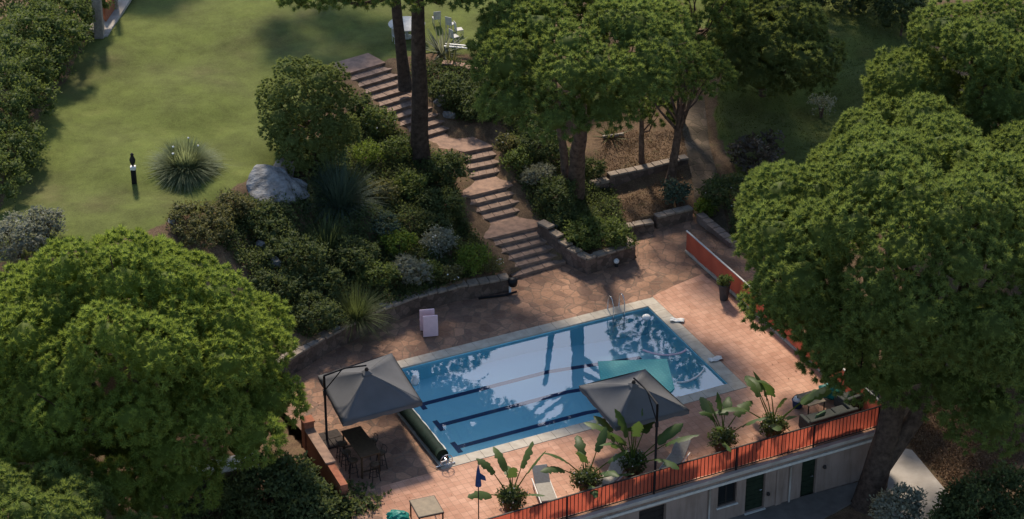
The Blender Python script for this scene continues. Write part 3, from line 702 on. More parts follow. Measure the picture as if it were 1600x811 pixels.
def pine(name, label, base, crown, Rr, c, mat, seed, nlobe=26, lf=.30, airy=0.0, trunk_r=.4, spacing=.25, nn=54, zmin=-.25, extra=(), lean=0, twin=False, plumb=False, lt=.62, cat='pine tree', group=None, bark='bark', fork=False, limbs=9, knob=.185):
    """base: Vector ground; crown: Vector centre of the crown ellipsoid; Rr horizontal, c vertical semi-axis"""
    rng = np.random.default_rng(seed); rnd = random.Random(seed)
    root = empty(name, base, 0, label, cat, group); b = Vector(base); cc = np.array([crown.x - b.x, crown.y - b.y, crown.z - b.z])
    d = fib(nlobe, rng, .5); d = d[d[:, 2] > zmin]; lr = Rr * lf * rng.uniform(.8, 1.25, len(d))
    if airy: 
        k = rng.random(len(d)) > airy * .5; d = d[k]; lr = lr[k]
    p = cc + d * (np.array([Rr, Rr, c]) - lr[:, None] * .75) * rng.uniform(.84, 1.06, (len(d), 1))
    lobes = [(*q, r) for q, r in zip(p, lr)] + [(e[0].x - b.x, e[0].y - b.y, e[0].z - b.z, e[1]) for e in extra]
    s1 = sublobes(lobes, rng, .5, .92 * (1 - airy * .3), -.45, cap_r=knob)
    if airy: s1 = s1[rng.random(len(s1)) > airy * .3]
    LB = np.array(lobes); k = np.argmin(np.linalg.norm(s1[:, None, :3] - LB[None, :, :3], axis=2) / LB[None, :, 3], axis=1)
    out = s1[:, :3] - LB[k, :3]; out /= np.linalg.norm(out, axis=1, keepdims=True) + 1e-9
    parts = [pompoms(s1, out, rng, nn, 1.28, .062, lobevar(s1, rng))]
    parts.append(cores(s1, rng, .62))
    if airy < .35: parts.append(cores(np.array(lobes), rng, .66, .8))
    V, F, vv = join(parts); np_mesh('crown', V, F, mat, vv, root)
    # trunk and limbs
    mb = MB(); top = Vector((0 if plumb else cc[0], 0 if plumb else cc[1], cc[2] - c * .05)); mid = Vector((lean, 0, 0))
    n = 12; path = []; rad = []
    for i in range(n + 1):
        t = i / n; q = Vector((0, 0, -.4)).lerp(top, t) + Vector((lean * math.sin(t * PI) + rnd.uniform(-.04, .04), rnd.uniform(-.04, .04), 0)) * min(1, 1)
        path.append(q); rad.append(trunk_r * (1.25 - .25 * min(1, t * 8) - .45 * t) )
    mb.tube(path, rad, 12)
    for k in range(min(limbs, len(lobes))):
        lo = lobes[int(k * len(lobes) / min(limbs, len(lobes)))]; t0 = rnd.uniform(lt, .95); s = path[int(t0 * n)]; e_ = Vector(lo[:3]); r0 = rad[int(t0 * n)] * .55
        m_ = s.lerp(e_, .5) + Vector((0, 0, -.12 * (e_ - s).length + rnd.uniform(-.2, .3))); mb.tube([s, s.lerp(m_, .5), m_, m_.lerp(e_, .5) + Vector((rnd.uniform(-.15, .15), 0, .1)), e_], [r0, r0 * .8, r0 * .62, r0 * .42, r0 * .2], 6)
        for _ in range(2):
            f_ = m_.lerp(e_, rnd.uniform(.1, .6)); g_ = e_ + Vector([rnd.uniform(-1, 1) * lo[3] for _ in range(3)]); mb.tube([f_, f_.lerp(g_, .5) + Vector((0, 0, .1)), g_], [r0 * .35, r0 * .25, r0 * .1], 5)
    if fork:
        s = path[2]; e_ = top + Vector((2.2, .5, .5)); mb.tube([s, s.lerp(e_, .3) + Vector((.5, 0, -.3)), s.lerp(e_, .6) + Vector((.5, 0, -.1)), e_], [trunk_r * .7, trunk_r * .6, trunk_r * .5, trunk_r * .3], 10)
    if twin:
        s = Vector((-.35, 0, -.3)); mb.tube([s, Vector((-.5, .1, 2)), Vector((-.95, .1, 5)), Vector((-1.3, 0, 8.4))], [.22, .19, .17, .12], 10)
    mb.build('trunk', M[bark], root, True)
    return root

def shrub(name, label, cat, px, py, r, h, mat, seed, leaf=.13, dens=1.0, flat=.85, n=5, kind='leaf', flowers=None, group=None, asp=.5, gap=0.0, lobes_n=9, stem=True):
    rng = np.random.default_rng(seed + 1000); g = place(px, py, h * .5); root = empty(name, g, 0, label, cat, group)
    lob = [(0, 0, h * .45, min(r, h * .5) * .75)]
    for k in range(lobes_n):
        a = 2 * PI * k / lobes_n + rng.uniform(-.3, .3); q = rng.uniform(.25, .62) * r; lob.append((math.cos(a) * q, math.sin(a) * q, rng.uniform(.35, .72) * h, r * rng.uniform(.3, .48)))
    s1 = sublobes(lob, rng, .42, .6, -.7); s1 = s1[s1[:, 2] > .02]
    if gap: s1 = s1[rng.random(len(s1)) > gap]
    T_, Nn = tufts(s1, rng, .2 / dens, -.6); var = lobevar(T_, rng, .5)
    if kind == 'leaf': parts = [leaves(T_, Nn, rng, n, leaf, .06, var, asp)]
    else: parts = [needles(T_, Nn, rng, n * 2, leaf * 1.6, leaf * .2, .6, var=var)]
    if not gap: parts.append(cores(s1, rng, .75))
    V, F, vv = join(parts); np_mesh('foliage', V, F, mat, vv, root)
    if stem:
        mb = MB(); rr = random.Random(seed)
        for k in range(4): mb.tube([(rr.uniform(-.08, .08), rr.uniform(-.08, .08), -.2), (rr.uniform(-.2, .2) * r, rr.uniform(-.2, .2) * r, h * .3), Vector(lob[k + 1][:3])], [.05, .035, .015], 6)
        mb.build('stem', M['bark'], root, True)
    if flowers:
        k = rng.choice(len(T_), min(flowers[1], len(T_)), replace=False); k = k[T_[k][:, 2] > h * .4]
        S = np.column_stack([T_[k] + Nn[k] * .08, np.full(len(k), flowers[2])]); V, F, vv = cores(S, rng, 1, .8); np_mesh('flowers', V, F, flowers[0], None, root)
    return root

def spiky(name, label, cat, px, py, r, h, mat, seed, n=260, width=.05, flowers=None, arch=1.0, nblade=4, core=False):
    rng = np.random.default_rng(seed); g = place(px, py, h * .45); root = empty(name, g, 0, label, cat)
    Vs, Fs, vv = [], [], []; k = 0
    for i in range(n):
        a = rng.uniform(0, 2 * PI); q = rng.uniform(0, .35) ** 1 * r; el = rng.uniform(.15, 1.45); L_ = rng.uniform(.7, 1.1) * math.hypot(r * math.cos(el), h * math.sin(el)) * 1.15
        s = np.array([math.cos(a) * q, math.sin(a) * q, 0]); d = np.array([math.cos(a) * math.cos(el), math.sin(a) * math.cos(el), math.sin(el)])
        side = np.array([-math.sin(a), math.cos(a), 0]); m = nblade
        for j in range(m + 1):
            t = j / m; p = s + d * L_ * t + np.array([math.cos(a), math.sin(a), -.8]) * arch * .35 * L_ * t * t * math.cos(el) * np.array([.3, .3, 1]); w_ = width * (1 - t * .9) * .5
            Vs += [p + side * w_, p - side * w_]; vv += [rng.uniform(0, .3) + t * .5] * 2
        for j in range(m): Fs.append((k + 2 * j, k + 2 * j + 1, k + 2 * j + 3, k + 2 * j + 2))
        k += 2 * (m + 1)
    np_mesh('foliage', np.array(Vs), np.array(Fs), mat, np.array(vv), root)
    if core: V, F, v_ = cores(np.array([[0, 0, 0, r * .72]]), rng, 1, h / r * .8); np_mesh('inner_foliage', V, F, mat, v_, root, True)
    if flowers:
        S = []
        mb = MB()
        for (fx, fy) in flowers:
            S.append((fx * r, fy * r, h * .95, .07)); mb.tube([(fx * r * .6, fy * r * .6, .1), (fx * r, fy * r, h * .93)], .012, 5)
        V, F, v_ = cores(np.array(S), rng, 1, .8); np_mesh('flower', V, F, M['porcelain'], None, root); mb.build('flower_stalk', M['leaf_mid'], root)
    return root

# ------------------------------------------------------------------ trees
def cr(px, y0, z): g = G(px, y0, 0); return Vector((g.x, g.y, z))
def base_at(px, py, z): return G(px, py, z)
e1 = cr(425, 640, 4.6); e2 = cr(440, 700, 4.0)
pine('umbrella_pine', 'huge bright green umbrella pine filling the left side below the lawn', base_at(285, 800, -1.2), cr(203, 735, 3.2), 6.7, 6.8, M['pine_a'], 11, zmin=-.28, nlobe=86, lf=.205, trunk_r=.5,
     extra=[(G(171, 528, 8.2), 1.5), (cr(160, 765, 2.5), 1.7), (cr(215, 770, 2.4), 1.6), (cr(110, 760, 2.6), 1.7), (cr(412, 640, 4.2), 1.35), (cr(325, 720, 3.4), 1.5), (cr(250, 735, 2.8), 1.7), (cr(300, 700, 3.8), 1.7), (cr(385, 700, 4.0), 1.4), (cr(365, 690, 3.0), 1.3)])
pine('umbrella_pine', 'dark green pine crown in the bottom left corner in front of the huge pine', base_at(80, 960, -1.4), cr(50, 985, 2.6), 4.8, 3.4, M['pine_b'], 12, nlobe=50, lf=.22, trunk_r=.35)
pine('umbrella_pine', 'huge green umbrella pine with thick trunk at the right corner of the terrace', base_at(1352, 790, -2.35), cr(1412, 665, 7.4), 7.2, 5.6, M['pine_b'], 13, bark='bark_dark', nlobe=90, lf=.20, trunk_r=.6, fork=True, zmin=-.35, lean=.2,
     extra=[(cr(1180, 515, 6.0), 1.0), (cr(1282, 640, 4.8), 1.1), (cr(1268, 668, 4.5), .9), (cr(1285, 695, 4.0), 1.15), (cr(1328, 730, 4.1), 1.2), (cr(1378, 745, 4.3), 1.2), (cr(1335, 700, 5.0), 1.5), (cr(1400, 740, 5.0), 1.7), (cr(1470, 750, 4.4), 1.9), (cr(1540, 770, 3.6), 2.0), (cr(1600, 740, 4.2), 2.0), (cr(1500, 720, 5.6), 2.0)])
pine('umbrella_pine', 'green pine whose rounded top rises just behind the huge right pine', base_at(1390, 445, -.5), cr(1385, 430, 5.0), 3.7, 4.0, M['pine_b'], 14, nlobe=30, lf=.30, trunk_r=.3)
pine('umbrella_pine', 'broad multi-lobed pine in the upper right corner', base_at(1510, 300, .8), cr(1500, 330, 6.2), 4.7, 4.6, M['pine_b'], 15, nlobe=26, lf=.34, trunk_r=.35, zmin=-.5, extra=[(cr(1395, 310, 5.4), 1.5)])
pine('umbrella_pine', 'pine cut by the right edge of the photo between the two bigger right pines', base_at(1610, 470, -.3), cr(1605, 480, 4.6), 4.0, 4.0, M['pine_b'], 16, nlobe=30, lf=.32, trunk_r=.35)
pine('umbrella_pine', 'pine with open crown and stout grey trunk right of the stairs', base_at(897, 300, 1.1), cr(912, 395, 10.4), 5.0, 2.3, M['pine_b'], 17, nlobe=56, lf=.25, airy=.3, twin=True, trunk_r=.42, zmin=-.35, limbs=14,
     extra=[(cr(800, 440, 9.0), 1.5), (cr(860, 465, 8.9), 1.4), (cr(940, 450, 9.0), 1.5), (cr(785, 430, 8.6), 1.1), (cr(985, 410, 9.2), 1.3)])
pine('umbrella_pine', 'smaller pine with dark thin trunk standing at the upper low wall', base_at(1048, 276, .9), cr(1060, 300, 4.9), 2.9, 2.9, M['pine_b'], 18, nlobe=20, lf=.34, airy=.5, trunk_r=.24, zmin=-.5)
pine('umbrella_pine', 'short pine with thin reddish trunk in the brown bed', base_at(1003, 252, 1.1), cr(1000, 285, 4.2), 1.7, 1.5, M['pine_b'], 19, nlobe=12, lf=.42, airy=.5, trunk_r=.16, zmin=-.6, limbs=5)
pine('umbrella_pine', 'pine with sunlit tufts at the top edge right of centre', base_at(1062, 180, 2), cr(1080, 215, 6.9), 2.6, 2.4, M['pine_b'], 20, nlobe=18, lf=.36, airy=.5, trunk_r=.22, zmin=-.5)
pine('umbrella_pine', 'pale olive pine with bare white branches at the top right of centre', base_at(1192, 140, 2.1), cr(1192, 215, 5.0), 3.5, 2.7, M['pine_c'], 21, extra=[(G(1150, 95, 4.4), 1.3), (G(1205, 120, 4.0), 1.4), (G(1240, 95, 4.4), 1.2), (G(1185, 60, 6), 1.5)], nlobe=24, lf=.36, airy=.3, trunk_r=.2, zmin=-.6, limbs=12)
pine('umbrella_pine', 'very tall pine whose thick straight trunk crosses the upper flight of stairs', base_at(657, 247, 2.4), cr(695, 310, 12.9), 4.3, 2.2, M['pine_b'], 22, bark='bark_dark', lt=.84, nlobe=40, lf=.27, airy=.1, trunk_r=.45, zmin=-.4, plumb=True, extra=[(G(470, -8, 12.4), 1.0), (G(512, -6, 12.6), 1.0), (G(560, -14, 12.5), 1.1), (G(600, -12, 12.7), 1.0), (G(640, -12, 12.7), 1.1), (G(720, -14, 12.5), 1.2), (G(540, -30, 12.9), 1.5), (G(480, -30, 12.8), 1.3)], limbs=14)
pine('umbrella_pine', 'second tall pine trunk just left of and behind the thick straight trunk', base_at(632, 128, 3.9), cr(612, 225, 14.6), 3.0, 1.7, M['pine_b'], 23, bark='bark_dark', lt=.84, nlobe=24, lf=.30, airy=.4, trunk_r=.3, zmin=-.4, extra=[(cr(715, 205, 12.5), 1.5), (cr(745, 200, 12.3), 1.1), (cr(690, 215, 12.6), 1.2)])
pine('bushy_tree', 'rounded olive-green small tree on the lawn edge left of the stairs', base_at(498, 268, 3.0), cr(490, 350, 5.6), 2.4, 3.0, M['leaf_tree'], 24, nlobe=34, lf=.34, airy=.05, trunk_r=.14, zmin=-.97, cat='tree', knob=.12, nn=18)
# off-frame trees that shade the lawn and show in the water
pine('umbrella_pine', 'pine beyond the top edge shading the upper middle of the lawn', base_at(510, -70, 3.9), cr(490, 62, 11.5), 4.2, 2.6, M['pine_b'], 25, nlobe=26, lf=.30, airy=.3, trunk_r=.35, knob=.3, nn=16, zmin=-.5)
pine('umbrella_pine', 'pine beyond the top edge behind the porch', base_at(215, -120, 3.9), cr(200, -10, 10.8), 3.8, 2.6, M['pine_b'], 28, nlobe=22, lf=.32, trunk_r=.35, knob=.3, nn=16)
pine('umbrella_pine', 'dense pine beyond the top edge left of the dark hedge', base_at(1170, -110, 3.4), cr(1165, 75, 11.5), 5.8, 3.0, M['pine_b'], 29, nlobe=30, lf=.30, trunk_r=.35, knob=.3, nn=16)
pine('umbrella_pine', 'open pine crown beyond the top edge mirrored in the far right of the pool', base_at(1030, 110, 2.6), cr(1055, 232, 10.8), 3.5, 2.2, M['pine_b'], 27, nlobe=26, lf=.26, airy=.6, trunk_r=.22, zmin=-.5)
pine('umbrella_pine', 'pine beyond the top edge over the far right lawn', base_at(1330, -80, 3.0), cr(1300, 60, 11.0), 4.6, 3.0, M['pine_b'], 26, nlobe=22, lf=.34, airy=.1, trunk_r=.3, knob=.25, nn=16, zmin=-.7)

# ------------------------------------------------------------------ hedge, top left
def hedge(name, label, pts, mat, seed, leaf=.16, cat='hedge', spacing=.24, n=5):
    rng = np.random.default_rng(seed); g0 = place(pts[0][0], pts[0][1]); root = empty(name, g0, 0, label, cat); lob = []
    for px, py, r, h in pts:
        g = place(px, py, h * .5)
        for k in range(4): lob.append((g.x - g0.x + rng.uniform(-.5, .5) * r, g.y - g0.y + rng.uniform(-.5, .5) * r, g.z - g0.z + h * rng.uniform(.35, .8) - .2, r * rng.uniform(.5, .75)))
    s1 = sublobes(lob, rng, .36, .6, -.6); T_, Nn = tufts(s1, rng, spacing, -.5)
    V, F, vv = join([leaves(T_, Nn, rng, n, leaf, .08, lobevar(T_, rng, .7)), cores(s1, rng, .78)]); np_mesh('foliage', V, F, mat, vv, root)
    mb = MB(); 
    for px, py, r, h in pts: g = place(px, py, h * .5); q = g - g0; mb.tube([(q.x, q.y, q.z - .3), (q.x + .1, q.y, q.z + h * .6)], [.08, .03], 6)
    mb.build('stem', M['bark'], root); return root
hedge('hedge', 'tall dense green hedge along the left side of the lawn', [(116 - i * 15.5, 0 + i * 31, 1.4, 2.6) for i in range(10)] + [(70 - i * 20, 20 + i * 34, 1.8, 3.2) for i in range(6)] + [(20, 10, 2, 3.4), (-20, 150, 2, 3)], M['leaf_mid'], 31)
hedge('hedge', 'very dark hedge closing the top right lawn', [(1285, -12, 1.2, 2.2), (1330, -15, 1.4, 2.4), (1375, -8, 1.3, 2.4), (1410, 20, 1.4, 2.6), (1240, -20, 1.4, 2.4)], M['leaf_dark'], 32)

# ------------------------------------------------------------------ shrubs
S = shrub
WF = (M['porcelain'], 14, .05)
S('shrub', 'grey-leaved bush in front of the hedge at the upper left edge', 'shrub', 28, 95, 1.1, 2.0, M['leaf_grey'], 1)
S('shrub', 'silvery grey shrub at the left edge above the huge left pine', 'shrub', 25, 375, 1.5, 2.2, M['leaf_grey'], 2, leaf=.15)
S('shrub', 'smaller silvery shrub with its right side touching the lawn shadow', 'shrub', 72, 345, .95, 1.7, M['leaf_grey'], 3, leaf=.14)
S('shrub', 'low brownish olive bush at the lawn edge above the huge left pine', 'shrub', 320, 350, 1.5, 1.3, M['leaf_olive'], 4)
S('shrub', 'olive bush left of the grey boulder', 'shrub', 365, 322, .95, 1.1, M['leaf_olive'], 5)
S('shrub', 'dark shrub directly below the grey boulder', 'shrub', 425, 345, 1.3, 1.1, M['leaf_dark'], 6)
spiky('yucca', 'large blue-green spiky yucca right of the grey boulder', 'plant', 530, 290, 1.55, 2.4, M['leaf_blue'], 7, n=900, width=.035, arch=1.8)
S('shrub', 'dark shrub filling the slope left of the spiky palms', 'shrub', 455, 395, 1.5, 1.5, M['leaf_dark'], 8)
S('shrub', 'dark round shrub low on the slope beside the pine edge', 'shrub', 440, 450, 1.3, 1.3, M['leaf_dark'], 9)
spiky('yucca', 'dark spiky plant halfway down the slope', 'plant', 510, 370, 1.4, 1.5, M['leaf_dark'], 10, n=420, width=.05)
spiky('fountain_grass', 'feathery dark green grass clump above the left part of the retaining wall', 'ornamental grass', 555, 475, 1.3, 1.5, M['leaf_dark'], 11, n=800, width=.03, arch=1.8)
S('shrub', 'dark shrub behind the left end of the retaining wall', 'shrub', 490, 490, 1.2, 1.2, M['leaf_dark'], 12)
S('shrub', 'leafy dark shrub in the middle of the slope', 'shrub', 560, 400, 1.3, 1.3, M['leaf_dark'], 13)
S('shrub', 'yellow-green rounded bush in the middle of the slope', 'shrub', 622, 380, .8, 1.2, M['leaf_bright'], 14)
S('shrub', 'grey-green rounded bush above the retaining wall behind the pink chairs', 'shrub', 645, 425, 1.0, 1.35, M['leaf_grey'], 15, kind='needle', leaf=.12)
S('shrub', 'silvery flowering bush uphill of the cream flowered bush', 'shrub', 688, 378, .75, 1.15, M['leaf_grey'], 16, flowers=(M['offwhite'], 10, .05))
S('shrub', 'pale cream-green small bush with white flowers near the wall', 'shrub', 702, 430, .55, .8, M['leaf_olive'], 17, flowers=WF)
S('shrub', 'fresh green upright bush left of the bottom flight of stairs', 'shrub', 738, 405, .8, 1.5, M['leaf_bright'], 18)
S('shrub', 'green shrub between the grey-green and the upright bush', 'shrub', 675, 425, .6, .9, M['leaf_mid'], 19, flowers=(M['porcelain'], 6, .05))
S('shrub', 'olive flowering plant at the left foot of the stairs', 'plant', 770, 415, .55, .9, M['leaf_olive'], 20, gap=.35)
S('shrub', 'tall glossy dark green shrub beside the third flight of stairs', 'shrub', 700, 262, .95, 2.0, M['leaf_dark'], 21, leaf=.16)
S('shrub', 'dark shrub left of the second flight of stairs', 'shrub', 690, 318, 1.0, 1.3, M['leaf_dark'], 22)
S('shrub', 'green shrub at the foot of the tall straight trunk', 'shrub', 640, 290, .9, 1.2, M['leaf_mid'], 23)
S('shrub', 'small yellowish shrub halfway up the slope among rocks', 'shrub', 600, 300, .8, 1.1, M['leaf_olive'], 24)
S('shrub', 'dark bush between yellow-green bush and stairs', 'shrub', 680, 348, .9, 1.0, M['leaf_dark'], 25)
S('shrub', 'bright olive shrub below the rounded small tree', 'shrub', 575, 240, .85, 1.3, M['leaf_bright'], 26, gap=.15)
S('shrub', 'green shrub touching the left edge of the upper flight', 'shrub', 595, 190, .9, 1.3, M['leaf_mid'], 27, flowers=(M['offwhite'], 8, .05))
S('shrub', 'dark shrub under the rounded small tree beside the upper flight', 'shrub', 560, 165, .8, 1.2, M['leaf_dark'], 28)
S('shrub', 'small mixed bush left of the tall straight trunk base', 'shrub', 622, 232, .8, 1.2, M['leaf_mid'], 29)
S('shrub', 'dark green low shrub at the lower slope left of the grey-green bush', 'shrub', 590, 430, 1.0, 1.1, M['leaf_mid'], 30)
S('shrub', 'grey sage bush on the slope above the feathery grass', 'shrub', 600, 355, .8, .9, M['leaf_blue'], 34)
S('shrub', 'dark creeping shrub on the slope left of the feathery grass', 'shrub', 500, 440, 1.2, 1.0, M['leaf_dark'], 35)
S('shrub', 'dark ivy covered bush right of the tall straight trunk', 'shrub', 700, 140, 1.2, 1.4, M['leaf_dark'], 36)
S('shrub', 'green bush right of the upper landing', 'shrub', 745, 165, 1.0, 1.4, M['leaf_dark'], 37)
S('shrub', 'rounded green bush at the right side of the third flight', 'shrub', 808, 250, .75, 1.2, M['leaf_mid'], 38, leaf=.15)
S('shrub', 'small pale flowering bush at the top right of the third flight', 'shrub', 790, 225, .6, 1.0, M['leaf_olive'], 39, flowers=(M['offwhite'], 10, .05))
S('lavender_bush', 'grey-blue lavender bush arching over the right edge of the second flight', 'shrub', 838, 275, .8, 1.1, M['leaf_grey'], 40, kind='needle', leaf=.14)
S('shrub', 'dark shrub in front of the stout grey trunk', 'shrub', 870, 305, 1.1, 1.3, M['leaf_dark'], 41)
S('shrub', 'dense green bush in the planter behind the angled wall', 'shrub', 925, 362, 1.35, .95, M['leaf_mid'], 42, leaf=.15)
S('shrub', 'low green bush in the planter right beside the lower landing', 'shrub', 880, 340, .8, .9, M['leaf_dark'], 43)
S('shrub', 'green bush at the right tip of the planter', 'shrub', 968, 372, .7, .8, M['leaf_mid'], 44)
S('shrub', 'dark leafy shrub left of the stout grey trunk', 'shrub', 848, 222, 1.2, 1.7, M['leaf_dark'], 45)
S('ball_bush', 'dark clipped ball bush right of the stout grey trunk', 'shrub', 924, 262, .7, 1.25, M['leaf_dark'], 46, kind='needle', leaf=.1)
S('ball_bush', 'big dark round bush under the open pine beside the garden table', 'shrub', 783, 45, 1.15, 2.1, M['leaf_dark'], 47, kind='needle', leaf=.1)
S('shrub', 'round grey-green bush on the low reddish wall', 'shrub', 1058, 302, .75, 1.25, M['leaf_blue'], 48, leaf=.14)
S('shrub', 'wide dark bush with pale tips right of the garden path', 'shrub', 1138, 300, 1.35, 1.7, M['leaf_dark'], 49, leaf=.15, flowers=(M['offwhite'], 16, .045))
S('shrub', 'small yellow-green plant at the foot of the wide dark bush', 'plant', 1105, 325, .55, .9, M['leaf_bright'], 50, gap=.2, leaf=.18)
S('magnolia_tree', 'small sparse tree with large reddish dark leaves above the wide dark bush', 'tree', 1185, 240, 1.45, 2.5, M['leaf_red'], 51, leaf=.26, gap=.4, asp=.45, dens=.8)
S('shrub', 'thin pale shrub at the edge of the dark lawn behind the right pines', 'shrub', 1283, 160, .7, 1.6, M['leaf_grey'], 52, gap=.5, dens=.7)
S('shrub', 'dark shrub behind the red fence under the huge right pine', 'shrub', 1165, 355, .9, 1.1, M['leaf_dark'], 53)
S('shrub', 'big dark green bush in front of the bar stools', 'shrub', 430, 775, 2.1, 2.6, M['leaf_dark'], 54, leaf=.2)
S('shrub', 'dark bush at the outer end of the brick wall', 'shrub', 575, 795, 1.35, 2.0, M['leaf_dark'], 55, leaf=.2)
S('shrub', 'dark bush cut by the bottom edge left of the brick wall', 'shrub', 500, 800, 1.6, 2.2, M['leaf_dark'], 56, leaf=.2)
S('shrub', 'blue-grey bush at the bottom edge in front of the thick trunk', 'shrub', 1402, 800, 1.2, 2.0, M['leaf_grey'], 57, leaf=.16)
S('shrub', 'very dark bush in the bottom right corner', 'shrub', 1560, 800, 2.4, 2.4, M['leaf_dark'], 58, leaf=.18)
S('shrub', 'dark weedy shrub to the left of the bottom right bush', 'shrub', 1490, 830, 1.3, 1.5, M['leaf_dark'], 59, leaf=.18)
S('shrub', 'dark shrub under the near side of the huge left pine', 'shrub', 330, 800, 1.5, 1.6, M['leaf_dark'], 60)
spiky('grass_mound', 'big round clump of grey-green grass with white blossoms on the lawn', 'ornamental grass', 288, 248, 1.5, 1.35, M['grassblade'], 61, n=3600, width=.05, core=True, flowers=[(-.3, -.1), (.45, 0), (-.25, -.55), (.1, .5)], arch=2.0)
spiky('agave', 'pale striped agave beside the tall trunk at the garden table', 'plant', 692, 66, 1.1, 1.3, M['leaf_grey'], 62, n=60, width=.14, arch=.5)
spiky('agave', 'low spiky plant below the striped agave', 'plant', 705, 92, .8, .7, M['leaf_olive'], 63, n=70, width=.08, arch=.6)
spiky('agave', 'small spiky succulent in the brown bed behind the pines', 'plant', 955, 205, .8, .8, M['leaf_olive'], 64, n=50, width=.09, arch=.5)

# ground cover on the slope (stuff)
def ground_cover(name, poly_px, n, mat, seed, size=.16, h=.25, label=None):
    rng = np.random.default_rng(seed); poly = np.array([tuple(place(*p)[:2]) for p in poly_px]); lo, hi = poly.min(0), poly.max(0)
    q = rng.uniform(lo, hi, (int(n * 3), 2)); q = q[inpoly(q[:, 0], q[:, 1], poly)][:n]
    z = Hraw(q[:, 0], q[:, 1]); clump = (np.sin(q[:, 0] * 2.3) * np.sin(q[:, 1] * 1.9 + q[:, 0]) + 1) * .5
    C = np.column_stack([q, z + rng.uniform(0, 1, len(q)) * h * (clump + .2)])
    out = [e_ for e_ in C if True]; V, F, vv = leaves(C, np.tile([0, 0, 1.], (len(C), 1)), rng, 3, size, .07, np.clip(.2 + clump * .5 + rng.normal(0, .15, len(C)), 0, 1))
    o = np_mesh(name, V, F, mat, vv); tag(o, label, 'ground cover', kind='stuff'); return o
slope = [(300, 352), (370, 318), (480, 300), (500, 220), (580, 165), (622, 205), (700, 250), (715, 300), (730, 350), (752, 380), (785, 425), (700, 445), (600, 480), (480, 530), (430, 480), (380, 420)]
ground_cover('ground_cover', slope, 26000, M['leaf_dark'], 71, .15, .35, 'dark leafy creepers and low plants covering the planted slope')
ground_cover('ground_cover', [(790, 190), (850, 190), (960, 300), (985, 370), (915, 395), (870, 365), (835, 335), (805, 270)], 9000, M['leaf_dark'], 72, .14, .3, 'dark low plants in the bed right of the stairs')
ground_cover('ground_cover', [(645, 95), (760, 100), (860, 110), (860, 190), (790, 195), (745, 190), (715, 190), (640, 120)], 6000, M['leaf_dark'], 73, .14, .3, 'dark low plants between upper flight and open pine')
def litter(name, poly_px, n, mat, seed, size, label, h=.03):
    return ground_cover(name, poly_px, n, mat, seed, size, h, label)
M['litter'] = leafmat('dry_litter', (.09, .05, .03), (.26, .16, .09), .1)
litter('dry_leaves', [(1400, 660), (1600, 560), (1600, 720), (1500, 780), (1430, 705)], 9000, M['litter'], 74, .10, 'brown fallen leaves on the ground beside the concrete path')
litter('dry_leaves', [(930, 255), (950, 205), (1070, 200), (1072, 245), (950, 275)], 2500, M['litter'], 75, .08, 'brown fallen leaves in the upper bed')
litter('dry_leaves', [(930, 320), (1070, 262), (1078, 320), (985, 352)], 2500, M['litter'], 76, .07, 'brown fallen leaves in the lower bed')
# grass blades on the lawn
def lawn_blades(name, poly, n, seed, label):
    rng = np.random.default_rng(seed); lo, hi = poly.min(0), poly.max(0); hi[1] = min(hi[1], 36)
    q = rng.uniform(lo, hi, (n * 3, 2)); q = q[inpoly(q[:, 0], q[:, 1], poly)][:n]; q += 0
    C = np.column_stack([q, Hraw(q[:, 0], q[:, 1])]); var = np.clip(.45 + .12 * np.sin(q[:, 0] * .7 + np.sin(q[:, 1] * .3)) * np.sin(q[:, 1] * .45 + np.sin(q[:, 0] * .5)) + rng.normal(0, .12, len(q)), 0, 1)
    V, F, vv = needles(C, np.tile([0, 0, 1.3], (len(C), 1)), rng, 3, .035, .05, .6, var=var)
    return tag(np_mesh(name, V, F, M['lawnblade'], vv), label, 'grass', kind='stuff')
M['lawnblade'] = leafmat('lawn_blade', (.10, .125, .03), (.15, .18, .045), .45)
lawn_blades('grass', lawn2, 20000, 82, 'short dark grass of the lawn on the right')

# ------------------------------------------------------------------ rocks
def rock(label, px, py, size, seed, mat='rock', sub=4):
    b = bmesh.new(); bmesh.ops.create_icosphere(b, subdivisions=sub, radius=1); rnd = random.Random(seed)
    planes = [(Vector((rnd.gauss(0, 1), rnd.gauss(0, 1), rnd.gauss(0, .8))).normalized(), rnd.uniform(.55, .85)) for _ in range(14)]
    from mathutils import noise as mn
    for v in b.verts:
        for nrm, dd_ in planes:
            k = v.co.dot(nrm)
            if k > dd_: v.co -= nrm * (k - dd_) * .9
        v.co += v.co.normalized() * mn.noise(v.co * 2.5 + Vector((seed, 0, 0))) * .16 + v.co.normalized() * abs(mn.noise(v.co * 6 + Vector((seed, 3, 0)))) * -.07
        v.co = Vector((v.co.x * size[0], v.co.y * size[1], v.co.z * size[2]))
    me = bpy.data.meshes.new('rock'); b.to_mesh(me); b.free(); me.materials.append(M[mat])
    o = bpy.data.objects.new('boulder' if max(size) > .8 else 'rock', me); link(o); g = place(px, py, size[2] * .3); o.location = g + Vector((0, 0, size[2] * .3)); o.rotation_euler = (rnd.uniform(-.2, .2), rnd.uniform(-.2, .2), rnd.uniform(0, 6))
    return tag(o, label, 'rock')
bo = rock('large pale grey boulder at the edge of the lawn', 430, 298, (1.8, 1.5, .7), 5)
bo.rotation_euler = (.32, .12, -.25)
rock('smaller brownish rock behind the right side of the large boulder', 445, 268, (1.0, .7, .6), 6, 'palebark')
rock('grey rock right of the tall straight trunk beside the upper flight', 688, 158, (.42, .35, .4), 7)
rock('small grey rock below the rock beside the upper flight', 702, 180, (.38, .35, .25), 8)
rock('pale pointed rock in the middle of the dark slope', 431, 410, (.35, .3, .35), 9)
rock('small pale rock left of the pointed rock', 408, 385, (.3, .25, .3), 10)
